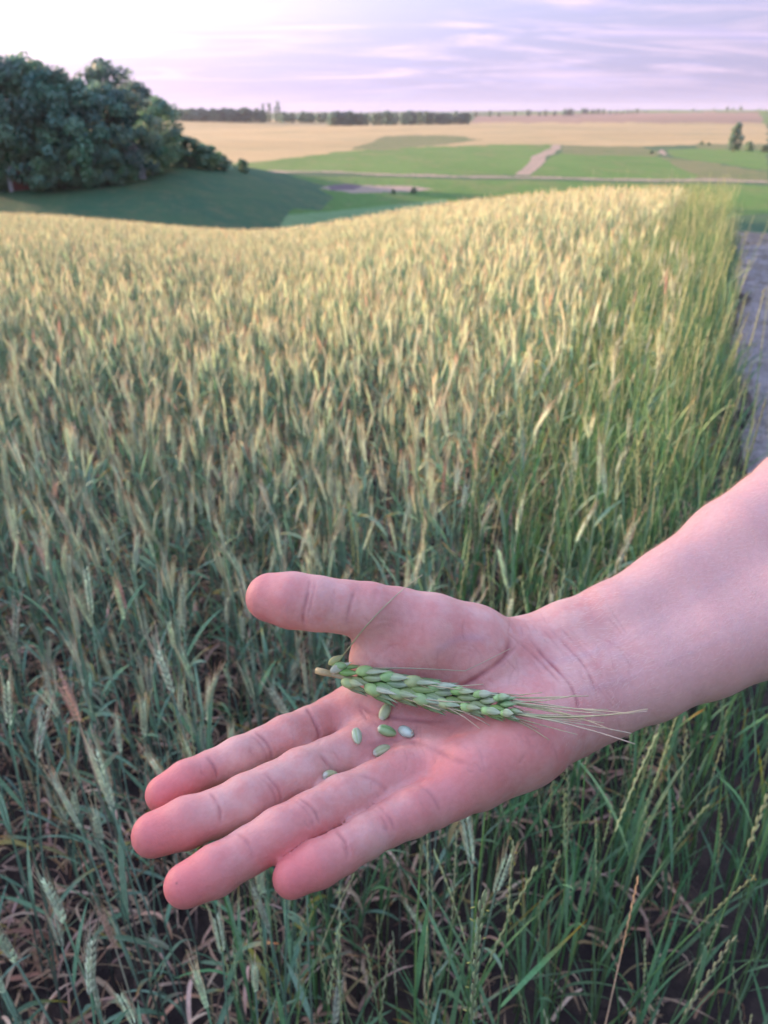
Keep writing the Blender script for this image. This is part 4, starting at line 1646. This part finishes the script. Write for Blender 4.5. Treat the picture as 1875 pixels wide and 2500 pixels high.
def build_litter():
    """withered leaves between the stems, short dead turf on the track"""
    meshes = []
    for i in range(10):
        rg = np.random.default_rng(40 + i)
        mb = MB()
        for j in range(3):
            c = BROWN * rg.uniform(.55, 1.7) * np.array((1, rg.uniform(.9, 1.1), rg.uniform(.8, 1.1)))
            blade(mb, (rg.uniform(-.03, .03), rg.uniform(-.03, .03), rg.uniform(.0, .10)), rg.uniform(0, 6.28), rg.uniform(.3, 1.6), rg.uniform(.06, .17), rg.uniform(.0018, .0042), rg.uniform(.3, 4.5), c, c * 1.1, rg, rg.uniform(-4, 4), fold=.6, curl=rg.uniform(-3, 3), n=9)
        meshes.append(mb.mesh('dry_litter', MAT_DRY))
    x, y = random_points(5500, .4, 5.5, -45, 40)
    keep = (strip_x(x, y) < -.1) & (rng.uniform(size=len(x)) < np.clip(1.3 - np.hypot(x, y) / 6, .3, 1))
    x, y = x[keep], y[keep]
    n = len(x)
    scatter('leaf_litter', meshes, np.stack([x, y, height(x, y)], 1), rng.uniform(0, 6.28, n), rng.normal(0, .2, (n, 2)), rng.uniform(.7, 1.3, n), rng.integers(0, 10, n), 'withered brown curled leaves on the soil between the stems')
    meshes = []
    for i in range(5):
        rg = np.random.default_rng(80 + i)
        mb = MB()
        for j in range(12):
            c = np.array((.44, .38, .31)) * rg.uniform(.6, 1.4)
            if rg.uniform() < .2:
                c = np.array((.10, .14, .06))
            blade(mb, (rg.uniform(-.035, .035), rg.uniform(-.035, .035), -.004), rg.uniform(0, 6.28), rg.uniform(.4, 1.4), rg.uniform(.02, .055), rg.uniform(.0010, .0018), rg.uniform(.1, 1.5), c, c * 1.15, rg, 0, n=4)
        meshes.append(mb.mesh('short_turf', MAT_DRY))
    yv = rng.uniform(2.1, 18, 11000)
    w = rng.uniform(-.06, 1.9, 11000)
    xv = TRK0 + TRKS * yv + w * math.hypot(1, TRKS)
    n = len(xv)
    scatter('mown_turf', meshes, np.stack([xv, yv, height(xv, yv) + .022], 1), rng.uniform(0, 6.28, n), rng.normal(0, .15, (n, 2)), rng.uniform(.6, 1.2, n), rng.integers(0, 5, n), 'short dead grass left on the mown track')


build_wheat()
build_grass()
build_litter()
# ------------------------------------------------------------------ trees, sheds and the far skyline
def ground_px(px, py, dmin=30.0):
    """the point of the land that shows at a pixel"""
    r_ = ray(px, py)
    h_ = math.hypot(r_[0], r_[1])
    d = np.geomspace(dmin, 3500, 4000)
    X = CAM[0] + r_[0] / h_ * d
    Y = CAM[1] + r_[1] / h_ * d
    Z = CAM[2] + r_[2] / h_ * d
    below = np.where(Z < height(X, Y))[0]
    i = below[0] if len(below) else len(d) - 1
    return np.array((X[i], Y[i], height(X[i], Y[i])))


def leaf_material():
    m = plant_material('tree_foliage', 0.6, 0.25, 0.18)
    return m


MAT_TREE = leaf_material()
MAT_BARK = surf('bark', [(.10, .08, .065), (.07, .06, .05), (.14, .12, .10)], 3.0, bump=.03, stretch=(1, 1, .3))


def tree_meshes(seed, wide=.62, low=.12, lobes=80, per=100, leaf=.025, tall=False, green=(.135, .255, .195)):
    """a tree of height 1: tapered trunk with limbs, crown of leaf-sized faces in uneven clumps"""
    rg = np.random.default_rng(seed)
    V, F, n = [], [], 0
    tb = MB()
    lean = rg.normal(0, .03, 2)
    tz = np.linspace(0, .8, 6)
    tp = np.stack([lean[0] * tz, lean[1] * tz, tz], 1)
    tb.tube(tp, np.linspace(.028, .006, 6), (1, 1, 1), 7)
    cs = []
    for i in range(lobes):
        z = low + (.97 - low) * (i + .5) / lobes
        tt = (z - low) / (.97 - low)
        prof = math.sin(math.pi * min(1, tt * .86 + .14)) ** .6
        if tall:
            prof *= .8 - .3 * abs(tt - .4)
        r_ = wide * .5 * prof * rg.uniform(.35, 1.05)
        a = rg.uniform(0, 6.283)
        c = np.array((r_ * math.cos(a) + lean[0], r_ * math.sin(a) + lean[1], z + rg.normal(0, .015)))
        cs.append((c, rg.uniform(.045, .105) * (wide / .62) ** .7))
        if i % 3 == 0:
            b0 = np.array((lean[0] * z * .7, lean[1] * z * .7, z * .72))
            tb.tube([b0, .5 * (b0 + c) + np.array((0, 0, .02)), c], [.011, .007, .003], (1, 1, 1), 5)
    cols = []
    for c, cr in cs:
        k_ = int(per * (cr / .095) ** 1.6)
        u = rg.normal(size=(k_, 3))
        u /= np.linalg.norm(u, axis=1, keepdims=True)
        rr = cr * rg.uniform(.35, 1.12, k_) ** .6
        pos = c + u * rr[:, None] * np.array((1.1, 1.1, .8))
        nrm = u + rg.normal(0, .7, (k_, 3))
        nrm /= np.linalg.norm(nrm, axis=1, keepdims=True)
        t1 = np.cross(nrm, rg.normal(size=(k_, 3)))
        t1 /= np.linalg.norm(t1, axis=1, keepdims=True)
        t2 = np.cross(nrm, t1)
        sz = (leaf * rg.uniform(.5, 1.15, k_))[:, None]
        quad = np.stack([pos - t1 * sz, pos - t2 * sz * .6, pos + t1 * sz, pos + t2 * sz * .6], 1).reshape(-1, 3)
        V.append(quad)
        F.append(np.arange(k_ * 4).reshape(-1, 4) + n)
        n += k_ * 4
        cv = np.array(green) * rg.uniform(.72, 1.3) * np.array((rg.uniform(.9, 1.15), 1, rg.uniform(.85, 1.1)))
        cols.append(np.repeat(cv * rg.uniform(.8, 1.25, k_)[:, None], 4, axis=0))
    crown = mesh_from('crown', np.concatenate(V), np.concatenate(F), (MAT_TREE,), False, np.concatenate(cols))
    trunk = mesh_from('trunk', np.concatenate(tb.V), tb.F, (MAT_BARK,), True)
    return trunk, crown


BROAD = [tree_meshes(10 + i, wide=.60 + .06 * i, low=.10) for i in range(5)]
POPLAR = [tree_meshes(30 + i, wide=.34, low=.06, lobes=26, per=70, leaf=.03, tall=True) for i in range(3)]
BUSH = [tree_meshes(50 + i, wide=1.25, low=.04, lobes=60, per=80, leaf=.04, green=(.16, .30, .18)) for i in range(4)]


def put_tree(name, kind, px, ytop, ybase, label, cat, group=None, widen=1.0, dmin=55.0, at=None):
    P = ground_px(px, ybase, dmin) if at is None else np.asarray(at, float)
    q = P - CAM
    dep = q @ FWD
    # height that reaches the top pixel
    r_ = ray(px, ytop)
    hd = math.hypot(q[0], q[1])
    ztop = CAM[2] + r_[2] / math.hypot(r_[0], r_[1]) * hd
    H = max(.6, ztop - P[2])
    tr, cr = kind
    e = empty(name, P - np.array((0, 0, .15)))
    e.scale = (H * widen, H * widen, H * 1.0)
    e.rotation_euler = (0, 0, random.uniform(0, 6.28))
    tag(e, label, cat, group)
    link(bpy.data.objects.new('trunk', tr), e)
    link(bpy.data.objects.new('crown', cr), e)
    return e


# the grove on the knoll, left
ORD = 'first second third fourth fifth sixth seventh eighth ninth tenth eleventh twelfth thirteenth fourteenth fifteenth sixteenth seventeenth eighteenth nineteenth twentieth'.split()
ORD += ['twenty-' + w_ for w_ in ORD[:9]]
GROVE = [
    (-70, 85, 452, 1), (-10, 112, 452, 0), (48, 132, 455, 4), (96, 140, 452, 2), (140, 158, 452, 1), (188, 172, 448, 3),
    (236, 192, 446, 0), (282, 205, 440, 2), (330, 216, 432, 4), (392, 232, 412, 1)]
for n_, (x_, t_, b_, v_) in enumerate(GROVE):
    lab = (ORD[n_] + ' tall dark tree from the picture edge in the grove on the knoll' if n_ < 9 else 'dark rounded tree standing at the open end of the grove')
    put_tree('broadleaf_tree', BROAD[v_], x_, t_, b_, lab, 'tree', 'trees of the grove on the knoll', widen=.92 if n_ < 9 else 1.12)
for n_, (x_, t_, b_, v_) in enumerate([(-40, 300, 462, 0), (8, 285, 452, 3), (108, 290, 460, 1), (158, 330, 458, 2), (205, 318, 454, 3), (262, 345, 450, 0), (300, 372, 446, 1), (372, 330, 424, 2)]):
    put_tree('understorey_bush', BUSH[v_], x_, t_, b_, ORD[n_] + ' bush from the picture edge at the foot of the grove', 'bush', 'bushes at the foot of the grove', widen=.9)
for n_, (x_, t_, b_, v_, lab) in enumerate([
        (424, 318, 404, 0, 'tallest hillside bush, touching the last tree of the grove'),
        (462, 332, 408, 1, 'rounded green bush second in the row down the knoll'),
        (500, 348, 411, 2, 'broad green bush third in the row down the knoll'),
        (536, 372, 413, 3, 'low bush lowest on the side of the knoll'),
        (592, 386, 421, 0, 'small lone bush beyond the foot of the knoll')]):
    put_tree('hillside_bush', BUSH[v_], x_, t_, b_, lab, 'bush', None, widen=1.25 if n_ < 4 else .9)

# unseen trees added outside the picture, towards the sun, to shade the near ground
SUNH = np.array((SUN_DIR.x, SUN_DIR.y)) / math.hypot(SUN_DIR.x, SUN_DIR.y)
ACR = np.array((-SUNH[1], SUNH[0]))
ACR = ACR * np.sign(ACR[1])
for n_, (away, across, hh) in enumerate(((40, -2.6, 12.5), (46, -5.6, 14.0), (39, -9.5, 12.5), (52, -2.8, 14.5), (33, -5.0, 11.5), (58, -6.0, 15), (47, -2.0, 13.5))):
    xy = SUNH * away + ACR * across
    e_ = empty('broadleaf_tree', (xy[0], xy[1], height(xy[0], xy[1]) - .2))
    e_.scale = (hh * .95, hh * .95, hh)
    e_.rotation_euler = (0, 0, n_ * 2.1)
    tag(e_, ORD[n_] + ' added tree outside the picture, shading the near wheat', 'tree', 'added shade trees')
    link(bpy.data.objects.new('trunk', BROAD[n_ % 5][0]), e_)
    link(bpy.data.objects.new('crown', BROAD[n_ % 5][1]), e_)

for n_, (x_, y_, hh) in enumerate(((-46, 168, 14), (-56, 152, 15), (-42, 148, 13), (-62, 176, 15), (-40, 128, 13), (-52, 134, 14))):
    e_ = empty('broadleaf_tree', (x_, y_, height(x_, y_) - .2))
    e_.scale = (hh * .95, hh * .95, hh)
    e_.rotation_euler = (0, 0, n_ * 1.3)
    tag(e_, ORD[n_] + ' tree of the back row, mostly hidden behind the grove', 'tree', 'back row of the grove')
    link(bpy.data.objects.new('trunk', BROAD[n_ % 5][0]), e_)
    link(bpy.data.objects.new('crown', BROAD[n_ % 5][1]), e_)

# right: lone tree and shrubs by the far lane
put_tree('field_tree', BROAD[0], 1790, 298, 370, 'lone upright tree by the far fields with a dark shrub at its foot', 'tree', None, widen=.85, dmin=100)
for x_, t_, b_, v_, lab in ((1826, 344, 368, 1, 'dark shrub at the foot of the lone tree'), (1868, 352, 372, 2, 'shrub at the very edge near the lone tree'),
                            (1712, 344, 354, 0, 'tiny dark bush in the ripening field, next to its twin'), (1730, 346, 355, 3, 'tiny bush in the ripening field nearest the lone tree'),
                            (1590, 366, 376, 2, 'low bush on the rough ground between green fields'), (1010, 455, 472, 1, 'low scrub bush beside the pale bare patch'), (960, 460, 474, 2, 'low scrub bush in the green beside the pond')):
    put_tree('field_shrub', BUSH[v_], x_, t_, b_, lab, 'bush', None, widen=.9, dmin=80)

# the skyline
rs = random.Random(3)


def skyline(name, xs, top, base, kinds, label, group, jit=5, widen=1.0):
    for n_, x_ in enumerate(xs):
        x_ = x_ + rs.uniform(-5, 5)
        f = (x_ - xs[0]) / max(1, xs[-1] - xs[0])
        t_ = top[0] * (1 - f) + top[1] * f + rs.uniform(-jit, jit * 1.6)
        b_ = base[0] * (1 - f) + base[1] * f
        put_tree(name, rs.choice(kinds), x_, t_, b_, ORD[n_] + ' ' + label, 'tree', group, widen=widen * rs.uniform(.7, 1.35), dmin=300)


skyline('skyline_tree', list(range(415, 660, 13)), (265, 264), (296, 300), BROAD, 'tree from the left in the dark skyline wood beside the grove', 'skyline wood beside the grove', 3, 1.5)
skyline('skyline_poplar', [644, 657, 670, 688], (248, 252), (298, 298), POPLAR, 'tall poplar from the left in the clump above the skyline', 'skyline poplars', 4, 1.3)
put_tree('skyline_tree', BROAD[1], 742, 270, 298, 'single rounded tree on the skyline right of the poplars', 'tree', None, 1.0, 300)
skyline('skyline_tree', list(range(700, 830, 16)), (274, 275), (300, 300), BROAD, 'low skyline tree from the left between poplars and long wood', 'low skyline trees', 2, 1.6)
skyline('wood_tree', list(range(815, 1150, 14)), (273, 272), (308, 304), BROAD, 'tree from the left of the long dark wood mid skyline', 'long wood on the skyline', 3, 1.35)
skyline('hedge_tree', [1165, 1195, 1222, 1254, 1286, 1312, 1330, 1352, 1376, 1395], (270, 268), (285, 282), BROAD, 'small tree from the left in the thin skyline row', 'thin row of skyline trees', 3, 1.3)
skyline('hedge_tree', list(range(1418, 1585, 14)), (267, 267), (278, 276), BROAD, 'small tree from the left in the hedge above the stubble', 'hedge above the stubble', 3, 1.5)
skyline('hedge_tree', [1630, 1690, 1740, 1772, 1788, 1805, 1850], (264, 260), (272, 269), BROAD, 'tiny tree from the left on the green skyline', 'hedge on the green skyline', 2, 1.4)


# weathered sheds half hidden in the grove
def flat_mat(name, col, rough=.8):
    return surf(name, [col, tuple(c * .8 for c in col), tuple(min(1, c * 1.15) for c in col)], 1.5, bump=.01, rough=rough, stretch=(3, 3, .5))


M_RED, M_PALE, M_ROOF, M_DARK = flat_mat('red_boards', (.20, .065, .055)), flat_mat('pale_boards', (.55, .52, .54)), flat_mat('old_roof', (.20, .19, .20)), flat_mat('dark_opening', (.03, .025, .025))


def box_part(name, mat, parent, x0, x1, y0, y1, z0, z1):
    V = [(x, y, z) for x in (x0, x1) for y in (y0, y1) for z in (z0, z1)]
    F = [[0, 1, 3, 2], [4, 6, 7, 5], [0, 4, 5, 1], [2, 3, 7, 6], [0, 2, 6, 4], [1, 5, 7, 3]]
    return link(bpy.data.objects.new(name, mesh_from(name, np.array(V, float), F, (mat,))), parent)


def gable_part(name, mat, parent, w, y0, y1, z0, z1):
    V = [(-w, y0, z0), (w, y0, z0), (0, y0, z1), (-w, y1, z0), (w, y1, z0), (0, y1, z1)]
    F = [[0, 1, 2], [3, 5, 4], [0, 3, 4, 1], [1, 4, 5, 2], [2, 5, 3, 0]]
    return link(bpy.data.objects.new(name, mesh_from(name, np.array(V, float), F, (mat,))), parent)


def shed(px, ybase, wpx, hpx, wall, label, name, bring):
    P = ground_px(px, ybase, 55)
    q = P - CAM
    P = CAM + q * bring
    P[2] = height(P[0], P[1])
    dep = (P - CAM) @ FWD
    w = wpx * dep / FPX / 2
    h = hpx * dep / FPX
    e = empty(name, P)
    e.rotation_euler = (0, 0, -math.atan2(P[0], P[1]) + R(6))
    tag(e, label, 'shed')
    hw = h * .66
    box_part('wall', wall, e, -w, w, 0, 3.2, -.5, hw)
    gable_part('gable', wall, e, w, 0.002, 3.198, hw, h)
    for s_ in (-1, 1):
        rf = bpy.data.objects.new('roof_slope', mesh_from('roof_slope', np.array([(0, -.25, h + .06), (s_ * (w + .22), -.25, hw - .06), (s_ * (w + .22), 3.45, hw - .06), (0, 3.45, h + .06), (0, -.25, h + .16), (s_ * (w + .22), -.25, hw + .04), (s_ * (w + .22), 3.45, hw + .04), (0, 3.45, h + .16)]), [[0, 1, 2, 3], [7, 6, 5, 4], [0, 4, 5, 1], [1, 5, 6, 2], [2, 6, 7, 3], [3, 7, 4, 0]], (M_ROOF,)))
        link(rf, e)
        box_part('corner_board', M_PALE, e, s_ * w - .17, s_ * w + .17, -.07, .1, -.5, hw)
        L = math.hypot(w, h - hw)
        bb = box_part('barge_board', M_PALE, e, 0, L + .1, -.27, -.2, -.2, .06)
        bb.location = (0, 0, h)
        bb.rotation_euler = (0, math.atan2(h - hw, w) if s_ > 0 else math.pi - math.atan2(h - hw, w), 0)
    dr = box_part('door', M_DARK if wall is M_PALE else M_RED, e, -w * .45, w * .45, -.03, .02, -.4, hw * .8)
    return e


shed(58, 457, 58, 64, M_RED, 'small red shed with pale trim under the trees of the grove', 'garden_shed', .985)
shed(330, 432, 42, 84, M_PALE, 'narrow pale weathered outbuilding between the last trees of the grove', 'outbuilding', .99)


# ------------------------------------------------------------------ evening air
def build_haze():
    zt, zb, r_ = 34.0, -32.0, 3800.0
    me = mesh_from('haze', np.array([(x, y, z) for x in (-r_, r_) for y in (-120, r_) for z in (zb, zt)], float), [[0, 1, 3, 2], [4, 6, 7, 5], [0, 4, 5, 1], [2, 3, 7, 6], [0, 2, 6, 4], [1, 5, 7, 3]])
    m = bpy.data.materials.new('haze')
    m.use_nodes = True
    k = NT(m.node_tree)
    out = k.n('ShaderNodeOutputMaterial')
    v = k.n('ShaderNodeVolumePrincipled')
    v.inputs['Color'].default_value = (.72, .80, 1.0, 1)
    v.inputs['Density'].default_value = 0.00011
    v.inputs['Anisotropy'].default_value = 0.0
    k.t.links.new(v.outputs[0], out.inputs['Volume'])
    me.materials.append(m)
    o = link(bpy.data.objects.new('haze', me))
    o['kind'] = 'stuff'


build_haze()
